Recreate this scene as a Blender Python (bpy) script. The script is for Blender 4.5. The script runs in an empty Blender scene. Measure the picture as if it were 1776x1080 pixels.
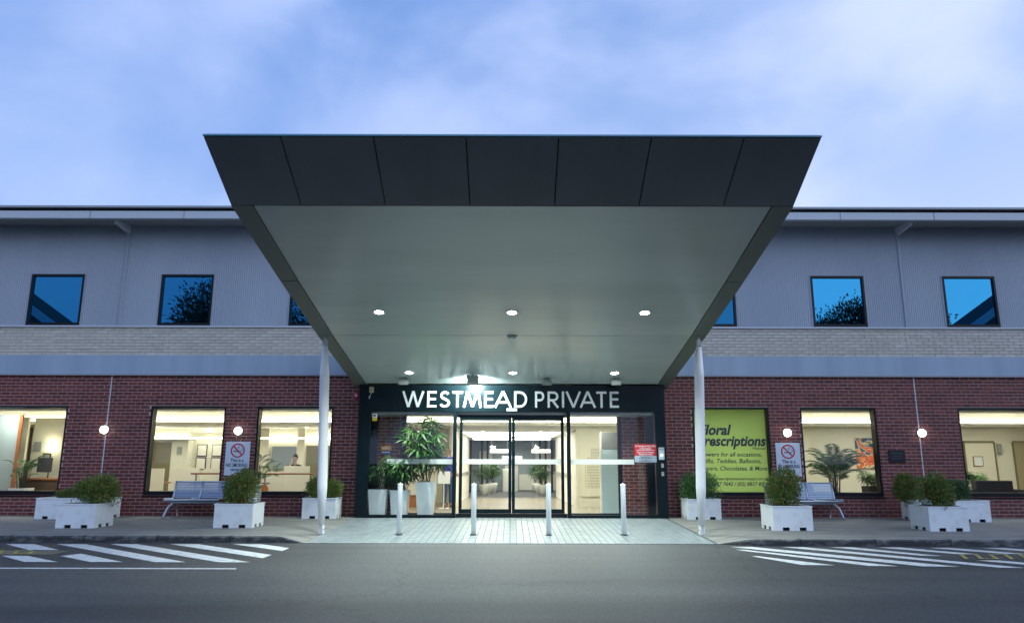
import bpy, math, random
from mathutils import Vector, Matrix
R = random.Random(7)
scene = bpy.context.scene
COL = scene.collection
PI = math.pi

# ------------------------------------------------------------------ camera
F_PX, PITCH, ROLL = 1266.0, math.atan(258 / 1266.0), 0.0022
cd = bpy.data.cameras.new('camera')
cam = bpy.data.objects.new('camera', cd); COL.objects.link(cam)
cd.sensor_width = 36.0; cd.lens = 36.0 * F_PX / 1776.0
cd.clip_start = 0.1; cd.clip_end = 3000
c_, s_ = math.cos(PITCH), math.sin(PITCH)
fw = Vector((0, c_, s_)); up0 = Vector((0, -s_, c_)); rt0 = Vector((1, 0, 0))
rt = rt0 * math.cos(ROLL) + up0 * math.sin(ROLL); up = up0 * math.cos(ROLL) - rt0 * math.sin(ROLL)
m = Matrix((rt, up, -fw)).transposed().to_4x4(); m.translation = (0, -18.9, 1.376)
cam.matrix_world = m
scene.camera = cam

# ------------------------------------------------------------------ world: dusk sky with soft cloud
SUN_EL, SUN_AZ = math.radians(24), math.radians(122)      # broad dusk glow to the right of the camera
world = bpy.data.worlds.new('World'); scene.world = world; world.use_nodes = True
nt = world.node_tree; nt.nodes.clear(); N = nt.nodes.new; L = nt.links.new
out = N('ShaderNodeOutputWorld'); bg = N('ShaderNodeBackground'); bg.inputs['Strength'].default_value = 0.15
L(bg.outputs[0], out.inputs[0])
sky = N('ShaderNodeTexSky'); sky.sky_type = 'NISHITA'; sky.sun_disc = False
sky.sun_elevation = SUN_EL; sky.sun_rotation = SUN_AZ; sky.air_density = 1.0; sky.dust_density = 0.6; sky.ozone_density = 5.0
tint = N('ShaderNodeMix'); tint.data_type = 'RGBA'; tint.blend_type = 'MULTIPLY'; tint.inputs[0].default_value = 1
L(sky.outputs[0], tint.inputs[6]); tint.inputs[7].default_value = (0.95, 1.0, 1.15, 1)
tc = N('ShaderNodeTexCoord'); mp = N('ShaderNodeMapping'); mp.inputs['Scale'].default_value = (1.0, 0.8, 1.5)
L(tc.outputs['Generated'], mp.inputs[0])
nz = N('ShaderNodeTexNoise'); nz.inputs['Scale'].default_value = 2.3; nz.inputs['Detail'].default_value = 6; nz.inputs['Roughness'].default_value = 0.5
nz.inputs['Distortion'].default_value = 0.25
L(mp.outputs[0], nz.inputs['Vector'])
rmp = N('ShaderNodeValToRGB'); rmp.color_ramp.elements[0].position = 0.40; rmp.color_ramp.elements[1].position = 0.68
rmp.color_ramp.interpolation = 'EASE'
L(nz.outputs['Fac'], rmp.inputs[0])
# broad brightening of the cloud sheet toward the sunset side
dotn = N('ShaderNodeVectorMath'); dotn.operation = 'DOT_PRODUCT'
L(tc.outputs['Generated'], dotn.inputs[0]); dotn.inputs[1].default_value = (0.86, 0.10, -0.40)
mr = N('ShaderNodeMapRange'); mr.inputs[1].default_value = -0.25; mr.inputs[2].default_value = 0.85
L(dotn.outputs['Value'], mr.inputs[0])
ccol = N('ShaderNodeMix'); ccol.data_type = 'RGBA'; L(mr.outputs[0], ccol.inputs[0])
K = 1 / 0.15
ccol.inputs[6].default_value = (0.36 * K, 0.47 * K, 0.79 * K, 1); ccol.inputs[7].default_value = (0.68 * K, 0.75 * K, 0.92 * K, 1)
bcol = N('ShaderNodeMix'); bcol.data_type = 'RGBA'; L(mr.outputs[0], bcol.inputs[0])
bcol.inputs[6].default_value = (0.16 * K, 0.29 * K, 0.62 * K, 1); bcol.inputs[7].default_value = (0.36 * K, 0.49 * K, 0.80 * K, 1)
blue = N('ShaderNodeMix'); blue.data_type = 'RGBA'; blue.inputs[0].default_value = 0.9
L(tint.outputs[2], blue.inputs[6]); L(bcol.outputs[2], blue.inputs[7])
fin = N('ShaderNodeMix'); fin.data_type = 'RGBA'
L(rmp.outputs[0], fin.inputs[0]); L(blue.outputs[2], fin.inputs[6]); L(ccol.outputs[2], fin.inputs[7])
sepz = N('ShaderNodeSeparateXYZ'); L(tc.outputs['Generated'], sepz.inputs[0])
hz = N('ShaderNodeMapRange'); hz.inputs[1].default_value = 0.0; hz.inputs[2].default_value = 0.52; hz.inputs[3].default_value = 0.85; hz.inputs[4].default_value = 0.0
L(sepz.outputs['Z'], hz.inputs[0])
pale = N('ShaderNodeMix'); pale.data_type = 'RGBA'; L(hz.outputs[0], pale.inputs[0]); L(fin.outputs[2], pale.inputs[6])
pcol = N('ShaderNodeMix'); pcol.data_type = 'RGBA'; L(mr.outputs[0], pcol.inputs[0])
pcol.inputs[6].default_value = (0.39 * K, 0.52 * K, 0.82 * K, 1); pcol.inputs[7].default_value = (0.72 * K, 0.78 * K, 0.92 * K, 1)
L(pcol.outputs[2], pale.inputs[7]); L(pale.outputs[2], bg.inputs['Color'])

sd = bpy.data.lights.new('sun', 'SUN'); sd.energy = 1.1; sd.angle = math.radians(75); sd.color = (0.74, 0.87, 1.0)
sun = bpy.data.objects.new('sun', sd); COL.objects.link(sun)
sdir = Vector((math.sin(SUN_AZ) * math.cos(SUN_EL), math.cos(SUN_AZ) * math.cos(SUN_EL), math.sin(SUN_EL)))
sun.rotation_euler = sdir.to_track_quat('Z', 'Y').to_euler(); sun.location = (30, 20, 30)

scene.view_settings.view_transform = 'Standard'; scene.view_settings.look = 'None'
scene.view_settings.exposure = 0.42; scene.view_settings.gamma = 1.0; scene.view_settings.use_curve_mapping = False
scene.render.engine = 'CYCLES'
cy = scene.cycles
cy.use_denoising = True
try: cy.denoiser = 'OPENIMAGEDENOISE'
except Exception: pass
cy.max_bounces = 10; cy.diffuse_bounces = 4; cy.glossy_bounces = 4; cy.transparent_max_bounces = 12
cy.sample_clamp_indirect = 6.0; cy.caustics_reflective = False; cy.caustics_refractive = False

# ------------------------------------------------------------------ materials
MATS = {}
def mat(name, col, rough=0.6, col2=None, scale=6.0, detail=4, spec=0.5, metal=0.0, bump=0.0, bscale=None, island=0.0,
        emit=None, estr=0.0, stretch=None, ramp=(0.35, 0.65), coat=0.0):
    if name in MATS: return MATS[name]
    M = bpy.data.materials.new(name); M.use_nodes = True; t = M.node_tree; b = t.nodes['Principled BSDF']
    b.inputs['Base Color'].default_value = (*col, 1); b.inputs['Roughness'].default_value = rough
    b.inputs['Metallic'].default_value = metal; b.inputs['Specular IOR Level'].default_value = spec
    if coat: b.inputs['Coat Weight'].default_value = coat
    src = None
    if col2 is not None or bump:
        co = t.nodes.new('ShaderNodeTexCoord'); ma = t.nodes.new('ShaderNodeMapping')
        t.links.new(co.outputs['Object'], ma.inputs[0])
        if stretch: ma.inputs['Scale'].default_value = stretch
    if col2 is not None:
        n = t.nodes.new('ShaderNodeTexNoise'); n.inputs['Scale'].default_value = scale; n.inputs['Detail'].default_value = detail
        n.inputs['Roughness'].default_value = 0.6
        t.links.new(ma.outputs[0], n.inputs['Vector'])
        r = t.nodes.new('ShaderNodeValToRGB'); r.color_ramp.elements[0].position, r.color_ramp.elements[1].position = ramp
        r.color_ramp.elements[0].color = (*col, 1); r.color_ramp.elements[1].color = (*col2, 1)
        t.links.new(n.outputs['Fac'], r.inputs[0]); src = r.outputs[0]
    if island:
        g = t.nodes.new('ShaderNodeNewGeometry'); oi = t.nodes.new('ShaderNodeObjectInfo')
        a = t.nodes.new('ShaderNodeMath'); a.operation = 'ADD'
        t.links.new(g.outputs['Random Per Island'], a.inputs[0]); t.links.new(oi.outputs['Random'], a.inputs[1])
        f = t.nodes.new('ShaderNodeMath'); f.operation = 'FRACT'; t.links.new(a.outputs[0], f.inputs[0])
        mr_ = t.nodes.new('ShaderNodeMapRange'); mr_.inputs[3].default_value = 1 - island; mr_.inputs[4].default_value = 1 + island
        t.links.new(f.outputs[0], mr_.inputs[0])
        hv = t.nodes.new('ShaderNodeHueSaturation'); t.links.new(mr_.outputs[0], hv.inputs['Value'])
        if src is not None: t.links.new(src, hv.inputs['Color'])
        else: hv.inputs['Color'].default_value = (*col, 1)
        src = hv.outputs[0]
    if src is not None: t.links.new(src, b.inputs['Base Color'])
    if bump:
        n2 = t.nodes.new('ShaderNodeTexNoise'); n2.inputs['Scale'].default_value = bscale or scale * 8; n2.inputs['Detail'].default_value = 3
        t.links.new(ma.outputs[0], n2.inputs['Vector'])
        bu = t.nodes.new('ShaderNodeBump'); bu.inputs['Strength'].default_value = bump; bu.inputs['Distance'].default_value = 0.02
        t.links.new(n2.outputs['Fac'], bu.inputs['Height']); t.links.new(bu.outputs[0], b.inputs['Normal'])
    if emit:
        b.inputs['Emission Color'].default_value = (*emit, 1); b.inputs['Emission Strength'].default_value = estr
    MATS[name] = M; return M

def glass_mat(name, tint=(1, 1, 1), boost=1.0, base=0.05):
    M = bpy.data.materials.new(name); M.use_nodes = True; t = M.node_tree; t.nodes.clear()
    o = t.nodes.new('ShaderNodeOutputMaterial'); mx = t.nodes.new('ShaderNodeMixShader')
    tr = t.nodes.new('ShaderNodeBsdfTransparent'); tr.inputs[0].default_value = (*tint, 1)
    gl = t.nodes.new('ShaderNodeBsdfGlossy'); gl.inputs['Roughness'].default_value = 0.0
    lw = t.nodes.new('ShaderNodeLayerWeight'); pw = t.nodes.new('ShaderNodeMath'); pw.operation = 'POWER'; pw.inputs[1].default_value = 4
    t.links.new(lw.outputs['Facing'], pw.inputs[0])
    ad = t.nodes.new('ShaderNodeMath'); ad.operation = 'MULTIPLY_ADD'; ad.inputs[1].default_value = boost; ad.inputs[2].default_value = base
    t.links.new(pw.outputs[0], ad.inputs[0]); ad.use_clamp = True
    t.links.new(ad.outputs[0], mx.inputs[0]); t.links.new(tr.outputs[0], mx.inputs[1]); t.links.new(gl.outputs[0], mx.inputs[2])
    t.links.new(mx.outputs[0], o.inputs[0]); return M

GLASS = glass_mat('clear_glass', (0.94, 0.96, 0.94), 0.9, 0.055)
BRICK = mat('red_brick', (0.200, 0.045, 0.034), 0.75, (0.125, 0.028, 0.025), 9, island=0.30, bump=0.25, bscale=60)
PALEB = mat('cream_brick', (0.62, 0.57, 0.49), 0.8, (0.52, 0.48, 0.42), 7, island=0.08, bump=0.2, bscale=60)
MORTAR = mat('red_wall_mortar', (0.50, 0.42, 0.40), 0.9, (0.42, 0.35, 0.33), 12)
PMORTAR = mat('pale_wall_mortar', (0.20, 0.18, 0.17), 0.9)
CLAD = mat('grey_cladding', (0.36, 0.40, 0.47), 0.42, (0.31, 0.35, 0.42), 0.7, stretch=(1, 1, .3), metal=0.0)
BAND = mat('blue_grey_band', (0.38, 0.46, 0.56), 0.4, (0.31, 0.39, 0.49), 1.2, stretch=(1.5, 1, .12))
TRIM = mat('pale_trim', (0.52, 0.55, 0.60), 0.45)
EAVE = mat('eave_lining', (0.30, 0.31, 0.32), 0.6)
ROOF = mat('roof_sheet', (0.35, 0.38, 0.42), 0.5)
DARK = mat('black_frame', (0.004, 0.007, 0.010), 0.4, spec=0.3)
PORTAL = mat('portal_panel', (0.004, 0.011, 0.014), 0.25, (0.006, 0.014, 0.017), 2, spec=0.18)
FASC = mat('charcoal_panel', (0.118, 0.136, 0.150), 0.36, (0.142, 0.160, 0.174), 1.3, stretch=(1, .4, 1))
EDGE = mat('edge_panel', (0.13, 0.15, 0.14), 0.5)
SOFF = mat('soffit_lining', (0.53, 0.585, 0.575), 0.24, (0.49, 0.54, 0.53), 0.5, stretch=(.6, 3, 1))
WHITE = mat('white_paint', (0.80, 0.82, 0.82), 0.38)
COLM = mat('white_column', (0.84, 0.84, 0.84), 0.35)
PLANT = mat('planter_plastic', (0.84, 0.87, 0.88), 0.45, (0.60, 0.61, 0.58), 2.6, detail=7, ramp=(.52, .80))
BLACK = mat('black_void', (0.006, 0.006, 0.007), 0.8)
SOIL = mat('soil', (0.05, 0.035, 0.02), 0.95, (0.09, 0.07, 0.04), 30)
STEEL = mat('painted_steel', (0.48, 0.54, 0.62), 0.35, metal=0.55)
GALV = mat('galvanised', (0.45, 0.50, 0.52), 0.35, metal=0.7)
CHROME = mat('bolt_steel', (0.45, 0.45, 0.46), 0.35, metal=0.8)
CREAM = mat('cream_wall', (0.78, 0.76, 0.63), 0.7)
CREAM2 = mat('cream_panel', (0.80, 0.77, 0.62), 0.5)
OFFW = mat('off_white', (0.78, 0.77, 0.70), 0.6)
OLIVE = mat('olive_door', (0.20, 0.18, 0.10), 0.5)
WOOD = mat('timber', (0.34, 0.13, 0.05), 0.45, (0.25, 0.09, 0.03), 10, stretch=(1, 1, .15))
ORANGE = mat('orange_fabric', (0.50, 0.17, 0.02), 0.7)
CHAR = mat('charcoal_fabric', (0.035, 0.035, 0.04), 0.8)
FLOOR = mat('lobby_floor', (0.36, 0.32, 0.26), 0.25, (0.32, 0.29, 0.24), 3)
CARPET = mat('grey_carpet', (0.13, 0.14, 0.15), 0.9)
GREYP = mat('grey_blue_panel', (0.30, 0.36, 0.40), 0.4)
YELLOW = mat('yellow_board', (0.85, 0.55, 0.01), 0.5)
RED = mat('sign_red', (0.55, 0.02, 0.03), 0.5)
NAVY = mat('sign_navy', (0.01, 0.02, 0.09), 0.5)
INK = mat('sign_ink', (0.012, 0.018, 0.05), 0.5)
SIGNW = mat('sign_white', (0.66, 0.72, 0.80), 0.4)
def emat(name, col, st): return mat(name, (0.8, 0.8, 0.8), 0.5, emit=col, estr=st)
COVE = emat('cove_light', (1.0, 0.96, 0.76), 11)
COVEH = emat('hall_light', (1.0, 0.97, 0.85), 5)
LAMPG = emat('lamp_globe', (0.97, 1.0, 0.90), 5.5)
LENS = emat('downlight_lens', (0.90, 1.0, 0.97), 60)
FLOODL = emat('flood_lens', (0.85, 1.0, 1.0), 40)
DOTL = emat('interior_spot', (1.0, 0.9, 0.6), 12)
FIXT = mat('fixture_grey', (0.32, 0.35, 0.32), 0.5)
CAMB = mat('beige_plastic', (0.45, 0.42, 0.25), 0.5)

def sheet_material(name, col, trans):
    M = bpy.data.materials.new(name); M.use_nodes = True; t = M.node_tree; b = t.nodes['Principled BSDF']
    b.inputs['Base Color'].default_value = (*col, 1); b.inputs['Metallic'].default_value = 0.5; b.inputs['Roughness'].default_value = 0.4
    co = t.nodes.new('ShaderNodeTexCoord'); v = t.nodes.new('ShaderNodeTexVoronoi'); v.inputs['Scale'].default_value = 55; v.inputs['Randomness'].default_value = 0
    t.links.new(co.outputs['Object'], v.inputs['Vector'])
    g = t.nodes.new('ShaderNodeMath'); g.operation = 'GREATER_THAN'; g.inputs[1].default_value = trans
    t.links.new(v.outputs['Distance'], g.inputs[0]); t.links.new(g.outputs[0], b.inputs['Alpha']); return M
PERF = sheet_material('perforated_steel', (0.30, 0.36, 0.45), 0.36)

def upper_glass(name):
    M = bpy.data.materials.new(name); M.use_nodes = True; t = M.node_tree; t.nodes.clear()
    o = t.nodes.new('ShaderNodeOutputMaterial'); mx = t.nodes.new('ShaderNodeMixShader'); mx.inputs[0].default_value = 0.93
    d = t.nodes.new('ShaderNodeBsdfDiffuse'); d.inputs[0].default_value = (0.004, 0.02, 0.05, 1)
    gl = t.nodes.new('ShaderNodeBsdfGlossy'); gl.inputs['Color'].default_value = (0.026, 0.185, 0.34, 1); gl.inputs['Roughness'].default_value = 0.0
    t.links.new(d.outputs[0], mx.inputs[1]); t.links.new(gl.outputs[0], mx.inputs[2]); t.links.new(mx.outputs[0], o.inputs[0]); return M
UGLASS = upper_glass('tinted_blue_glass')

def frosted():
    M = bpy.data.materials.new('frosted_film'); M.use_nodes = True; t = M.node_tree; t.nodes.clear()
    o = t.nodes.new('ShaderNodeOutputMaterial'); a = t.nodes.new('ShaderNodeMixShader'); a.inputs[0].default_value = 0.45
    d = t.nodes.new('ShaderNodeBsdfDiffuse'); d.inputs[0].default_value = (.8, .85, .83, 1)
    r = t.nodes.new('ShaderNodeBsdfTranslucent'); r.inputs[0].default_value = (.85, .9, .86, 1)
    t.links.new(d.outputs[0], a.inputs[1]); t.links.new(r.outputs[0], a.inputs[2]); t.links.new(a.outputs[0], o.inputs[0]); return M
FROST = frosted()
def vinyl():
    M = bpy.data.materials.new('green_vinyl'); M.use_nodes = True; t = M.node_tree; t.nodes.clear()
    o = t.nodes.new('ShaderNodeOutputMaterial'); a = t.nodes.new('ShaderNodeMixShader'); a.inputs[0].default_value = 0.62
    co = t.nodes.new('ShaderNodeTexCoord'); n = t.nodes.new('ShaderNodeTexNoise'); n.inputs['Scale'].default_value = 1.6
    t.links.new(co.outputs['Object'], n.inputs['Vector'])
    rp = t.nodes.new('ShaderNodeValToRGB'); rp.color_ramp.elements[0].color = (.30, .47, .17, 1); rp.color_ramp.elements[1].color = (.38, .54, .17, 1)
    t.links.new(n.outputs['Fac'], rp.inputs[0])
    d = t.nodes.new('ShaderNodeBsdfDiffuse'); r = t.nodes.new('ShaderNodeBsdfTranslucent')
    t.links.new(rp.outputs[0], d.inputs[0]); t.links.new(rp.outputs[0], r.inputs[0])
    t.links.new(d.outputs[0], a.inputs[1]); t.links.new(r.outputs[0], a.inputs[2]); t.links.new(a.outputs[0], o.inputs[0]); return M
VINYL = vinyl()

def leaf_mat(name, c1, c2, c3=None, p3=0.0):
    M = bpy.data.materials.new(name); M.use_nodes = True; t = M.node_tree; b = t.nodes['Principled BSDF']
    g = t.nodes.new('ShaderNodeNewGeometry'); r = t.nodes.new('ShaderNodeValToRGB')
    r.color_ramp.elements[0].color = (*c1, 1); r.color_ramp.elements[1].color = (*c2, 1); r.color_ramp.elements[1].position = 0.9 - p3
    if c3:
        e = r.color_ramp.elements.new(min(0.99, 1.0 - p3)); e.color = (*c3, 1)
    t.links.new(g.outputs['Random Per Island'], r.inputs[0]); t.links.new(r.outputs[0], b.inputs['Base Color'])
    b.inputs['Roughness'].default_value = 0.45; b.inputs['Specular IOR Level'].default_value = 0.4
    return M
LEAF_SHRUB = leaf_mat('shrub_leaves', (0.040, 0.11, 0.022), (0.15, 0.27, 0.05), (0.36, 0.17, 0.05), 0.14)
LEAF_DARK = leaf_mat('dark_leaves', (0.022, 0.075, 0.024), (0.08, 0.18, 0.05))
LEAF_PALM = leaf_mat('palm_leaves', (0.022, 0.085, 0.02), (0.085, 0.20, 0.04))
LEAF_TREE = leaf_mat('tree_leaves', (0.03, 0.05, 0.015), (0.07, 0.10, 0.03))
CANE = mat('cane_stem', (0.05, 0.045, 0.02), 0.7)
BARK = mat('bark', (0.08, 0.06, 0.04), 0.9, (0.12, 0.09, 0.06), 8)

# ------------------------------------------------------------------ mesh helpers
class MB:
    def __init__(s): s.v = []; s.f = []
    def quad(s, a, b, c, d):
        i = len(s.v); s.v += [a, b, c, d]; s.f.append((i, i + 1, i + 2, i + 3)); return s
    def tri(s, a, b, c):
        i = len(s.v); s.v += [a, b, c]; s.f.append((i, i + 1, i + 2)); return s
    def hexa(s, p, back=True):
        i = len(s.v); s.v += p
        for q in ((0, 1, 2, 3), (7, 6, 5, 4), (0, 4, 5, 1), (1, 5, 6, 2), (2, 6, 7, 3), (3, 7, 4, 0)): s.f.append(tuple(i + k for k in q))
        return s
    def box(s, x0, x1, y0, y1, z0, z1):
        return s.hexa([(x0, y0, z0), (x1, y0, z0), (x1, y0, z1), (x0, y0, z1), (x0, y1, z0), (x1, y1, z0), (x1, y1, z1), (x0, y1, z1)])
    def face_box(s, x0, x1, y0, y1, z0, z1):          # a brick: no back face
        i = len(s.v)
        s.v += [(x0, y0, z0), (x1, y0, z0), (x1, y0, z1), (x0, y0, z1), (x0, y1, z0), (x1, y1, z0), (x1, y1, z1), (x0, y1, z1)]
        for q in ((0, 1, 2, 3), (0, 4, 5, 1), (1, 5, 6, 2), (2, 6, 7, 3), (3, 7, 4, 0)): s.f.append(tuple(i + k for k in q))
        return s
    def lathe(s, prof, seg=24, cx=0, cy=0, z0=0, cap=True):
        i = len(s.v)
        for r, z in prof:
            for k in range(seg):
                a = 2 * PI * k / seg; s.v.append((cx + r * math.cos(a), cy + r * math.sin(a), z0 + z))
        for j in range(len(prof) - 1):
            for k in range(seg):
                k2 = (k + 1) % seg
                s.f.append((i + j * seg + k, i + j * seg + k2, i + (j + 1) * seg + k2, i + (j + 1) * seg + k))
        if cap:
            s.f.append(tuple(i + k for k in range(seg))[::-1]); s.f.append(tuple(i + (len(prof) - 1) * seg + k for k in range(seg)))
        return s
    def tube(s, pts, rad, seg=8):
        pts = [Vector(p) for p in pts]
        rads = rad if isinstance(rad, (list, tuple)) else [rad] * len(pts)
        i = len(s.v)
        for j, p in enumerate(pts):
            d = (pts[min(j + 1, len(pts) - 1)] - pts[max(j - 1, 0)]).normalized()
            a = d.orthogonal().normalized() if abs(d.z) > .99 else d.cross(Vector((0, 0, 1))).normalized()
            b = d.cross(a)
            for k in range(seg):
                t = 2 * PI * k / seg; q = p + (a * math.cos(t) + b * math.sin(t)) * rads[j]; s.v.append(tuple(q))
        for j in range(len(pts) - 1):
            for k in range(seg):
                k2 = (k + 1) % seg
                s.f.append((i + j * seg + k, i + j * seg + k2, i + (j + 1) * seg + k2, i + (j + 1) * seg + k))
        s.f.append(tuple(i + k for k in range(seg))); n = i + (len(pts) - 1) * seg; s.f.append(tuple(n + k for k in range(seg))[::-1])
        return s
    def sphere(s, c, r, seg=16, rings=10, zs=1.0):
        return s.lathe([(max(1e-4, r * math.sin(PI * j / rings)), -r * zs * math.cos(PI * j / rings)) for j in range(rings + 1)], seg, c[0], c[1], c[2], False)
    def mesh(s, name, material, smooth=False):
        me = bpy.data.meshes.new(name); me.from_pydata(s.v, [], s.f)
        for q in (material if isinstance(material, (list, tuple)) else [material]): me.materials.append(q)
        if smooth: me.shade_smooth()
        me.update(); return me
    def obj(s, name, material, parent=None, smooth=False, loc=None):
        return link(name, s.mesh(name, material, smooth), parent, loc)

def link(name, data, parent=None, loc=None):
    o = bpy.data.objects.new(name, data); COL.objects.link(o)
    if parent is not None: o.parent = parent
    if loc is not None: o.location = loc
    return o
def bevel(o, w=0.01, seg=2):
    b = o.modifiers.new('bevel', 'BEVEL'); b.width = w; b.segments = seg; b.limit_method = 'ANGLE'; return o
def tag(o, label, cat, group=None, kind=None):
    o['label'] = label; o['category'] = cat
    if group: o['group'] = group
    if kind: o['kind'] = kind
    return o
def thing(name, label, cat, loc=(0, 0, 0), group=None, rz=0.0):
    o = link(name, None, None, loc); o.rotation_euler.z = rz; o.empty_display_size = 0.3
    return tag(o, label, cat, group)
def struct(o): o['kind'] = 'structure'; return o
def stuff(o): o['kind'] = 'stuff'; return o
def dup(o, parent=None):
    c = o.copy(); COL.objects.link(c)
    if parent is not None: c.parent = parent
    for ch in list(o.children): dup(ch, c)
    return c

_dg = None
def text_mesh(txt, size, material, align='CENTER', shear=0.0, bold=0.0, spacing=1.0, extrude=0.001):
    cu = bpy.data.curves.new('txt', 'FONT'); cu.body = txt; cu.size = size; cu.align_x = align; cu.shear = shear; cu.offset = bold
    cu.space_character = spacing; cu.extrude = extrude; cu.resolution_u = 3
    o = bpy.data.objects.new('txt', cu); COL.objects.link(o)
    bpy.context.view_layer.update()
    me = bpy.data.meshes.new_from_object(o.evaluated_get(bpy.context.evaluated_depsgraph_get()))
    bpy.data.objects.remove(o); bpy.data.curves.remove(cu)
    me.materials.clear(); me.materials.append(material); return me
def text(name, txt, x, y, z, size, material, parent, align='CENTER', shear=0.0, bold=0.0, width=None, extrude=0.001):
    me = text_mesh(txt, size, material, align, shear, bold, 1.0, extrude)
    o = link(name, me, parent, (x, y, z)); o.rotation_euler.x = PI / 2
    if width:
        xs = [v.co.x for v in me.vertices]; w = max(xs) - min(xs); o.scale.x = width / w
    return o

# ------------------------------------------------------------------ ground
ZR = -0.12
YKL, YKR, YA = -4.85, -5.22, -4.92
def apron_z(y): return max(ZR + 0.004, min(0.0, -0.116 * (y + 0.5) / (YA + 0.5)))
ASPH = bpy.data.materials.new('asphalt'); ASPH.use_nodes = True
t = ASPH.node_tree; b = t.nodes['Principled BSDF']; b.inputs['Roughness'].default_value = 0.62; b.inputs['Specular IOR Level'].default_value = 0.35
co = t.nodes.new('ShaderNodeTexCoord')
n1 = t.nodes.new('ShaderNodeTexNoise'); n1.inputs['Scale'].default_value = 70; n1.inputs['Detail'].default_value = 3; n1.inputs['Roughness'].default_value = 0.7
n2 = t.nodes.new('ShaderNodeTexNoise'); n2.inputs['Scale'].default_value = 0.45; n2.inputs['Detail'].default_value = 5
mpg = t.nodes.new('ShaderNodeMapping'); mpg.inputs['Scale'].default_value = (0.16, 1.5, 1)
t.links.new(co.outputs['Object'], n1.inputs['Vector']); t.links.new(co.outputs['Object'], mpg.inputs[0]); t.links.new(mpg.outputs[0], n2.inputs['Vector'])
r1 = t.nodes.new('ShaderNodeValToRGB'); r1.color_ramp.elements[0].position = .3; r1.color_ramp.elements[1].position = .75
r1.color_ramp.elements[0].color = (.014, .0145, .015, 1); r1.color_ramp.elements[1].color = (.105, .107, .108, 1)
r2 = t.nodes.new('ShaderNodeValToRGB'); r2.color_ramp.elements[0].position = .35; r2.color_ramp.elements[1].position = .65
r2.color_ramp.elements[0].color = (.58, .58, .59, 1); r2.color_ramp.elements[1].color = (1.22, 1.22, 1.20, 1)
t.links.new(n1.outputs['Fac'], r1.inputs[0]); t.links.new(n2.outputs['Fac'], r2.inputs[0])
n3 = t.nodes.new('ShaderNodeTexNoise'); n3.inputs['Scale'].default_value = 24; n3.inputs['Detail'].default_value = 9; n3.inputs['Roughness'].default_value = 0.82
t.links.new(co.outputs['Object'], n3.inputs['Vector'])
r3 = t.nodes.new('ShaderNodeValToRGB'); r3.color_ramp.elements[0].position = .38; r3.color_ramp.elements[1].position = .64
r3.color_ramp.elements[0].color = (.45, .45, .46, 1); r3.color_ramp.elements[1].color = (1.6, 1.6, 1.58, 1)
t.links.new(n3.outputs['Fac'], r3.inputs[0])
ms = t.nodes.new('ShaderNodeMix'); ms.data_type = 'RGBA'; ms.blend_type = 'MULTIPLY'; ms.inputs[0].default_value = 1
t.links.new(r2.outputs[0], ms.inputs[6]); t.links.new(r3.outputs[0], ms.inputs[7])
vc = t.nodes.new('ShaderNodeTexVoronoi'); vc.feature = 'DISTANCE_TO_EDGE'; vc.inputs['Scale'].default_value = .33
nd = t.nodes.new('ShaderNodeTexNoise'); nd.inputs['Scale'].default_value = 1.3; nd.inputs['Detail'].default_value = 5
t.links.new(co.outputs['Object'], nd.inputs['Vector'])
mxv = t.nodes.new('ShaderNodeMix'); mxv.data_type = 'RGBA'; mxv.inputs[0].default_value = .55; t.links.new(co.outputs['Object'], mxv.inputs[6]); t.links.new(nd.outputs['Color'], mxv.inputs[7]); t.links.new(mxv.outputs[2], vc.inputs['Vector'])
crk = t.nodes.new('ShaderNodeMapRange'); crk.inputs[1].default_value = 0.0; crk.inputs[2].default_value = .006; crk.inputs[3].default_value = .55; crk.inputs[4].default_value = 1.0
t.links.new(vc.outputs['Distance'], crk.inputs[0])
mc = t.nodes.new('ShaderNodeMix'); mc.data_type = 'RGBA'; mc.blend_type = 'MULTIPLY'; mc.inputs[0].default_value = 1
t.links.new(ms.outputs[2], mc.inputs[6]); t.links.new(crk.outputs[0], mc.inputs[7])
mm = t.nodes.new('ShaderNodeMix'); mm.data_type = 'RGBA'; mm.blend_type = 'MULTIPLY'; mm.inputs[0].default_value = 1
t.links.new(r1.outputs[0], mm.inputs[6]); t.links.new(mc.outputs[2], mm.inputs[7]); t.links.new(mm.outputs[2], b.inputs['Base Color'])
bu = t.nodes.new('ShaderNodeBump'); bu.inputs['Strength'].default_value = 0.55; bu.inputs['Distance'].default_value = 0.006
t.links.new(n1.outputs['Fac'], bu.inputs['Height']); t.links.new(bu.outputs[0], b.inputs['Normal'])
struct(MB().quad((-300, -300, ZR), (300, -300, ZR), (300, 300, ZR), (-300, 300, ZR)).obj('road', ASPH))

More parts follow.
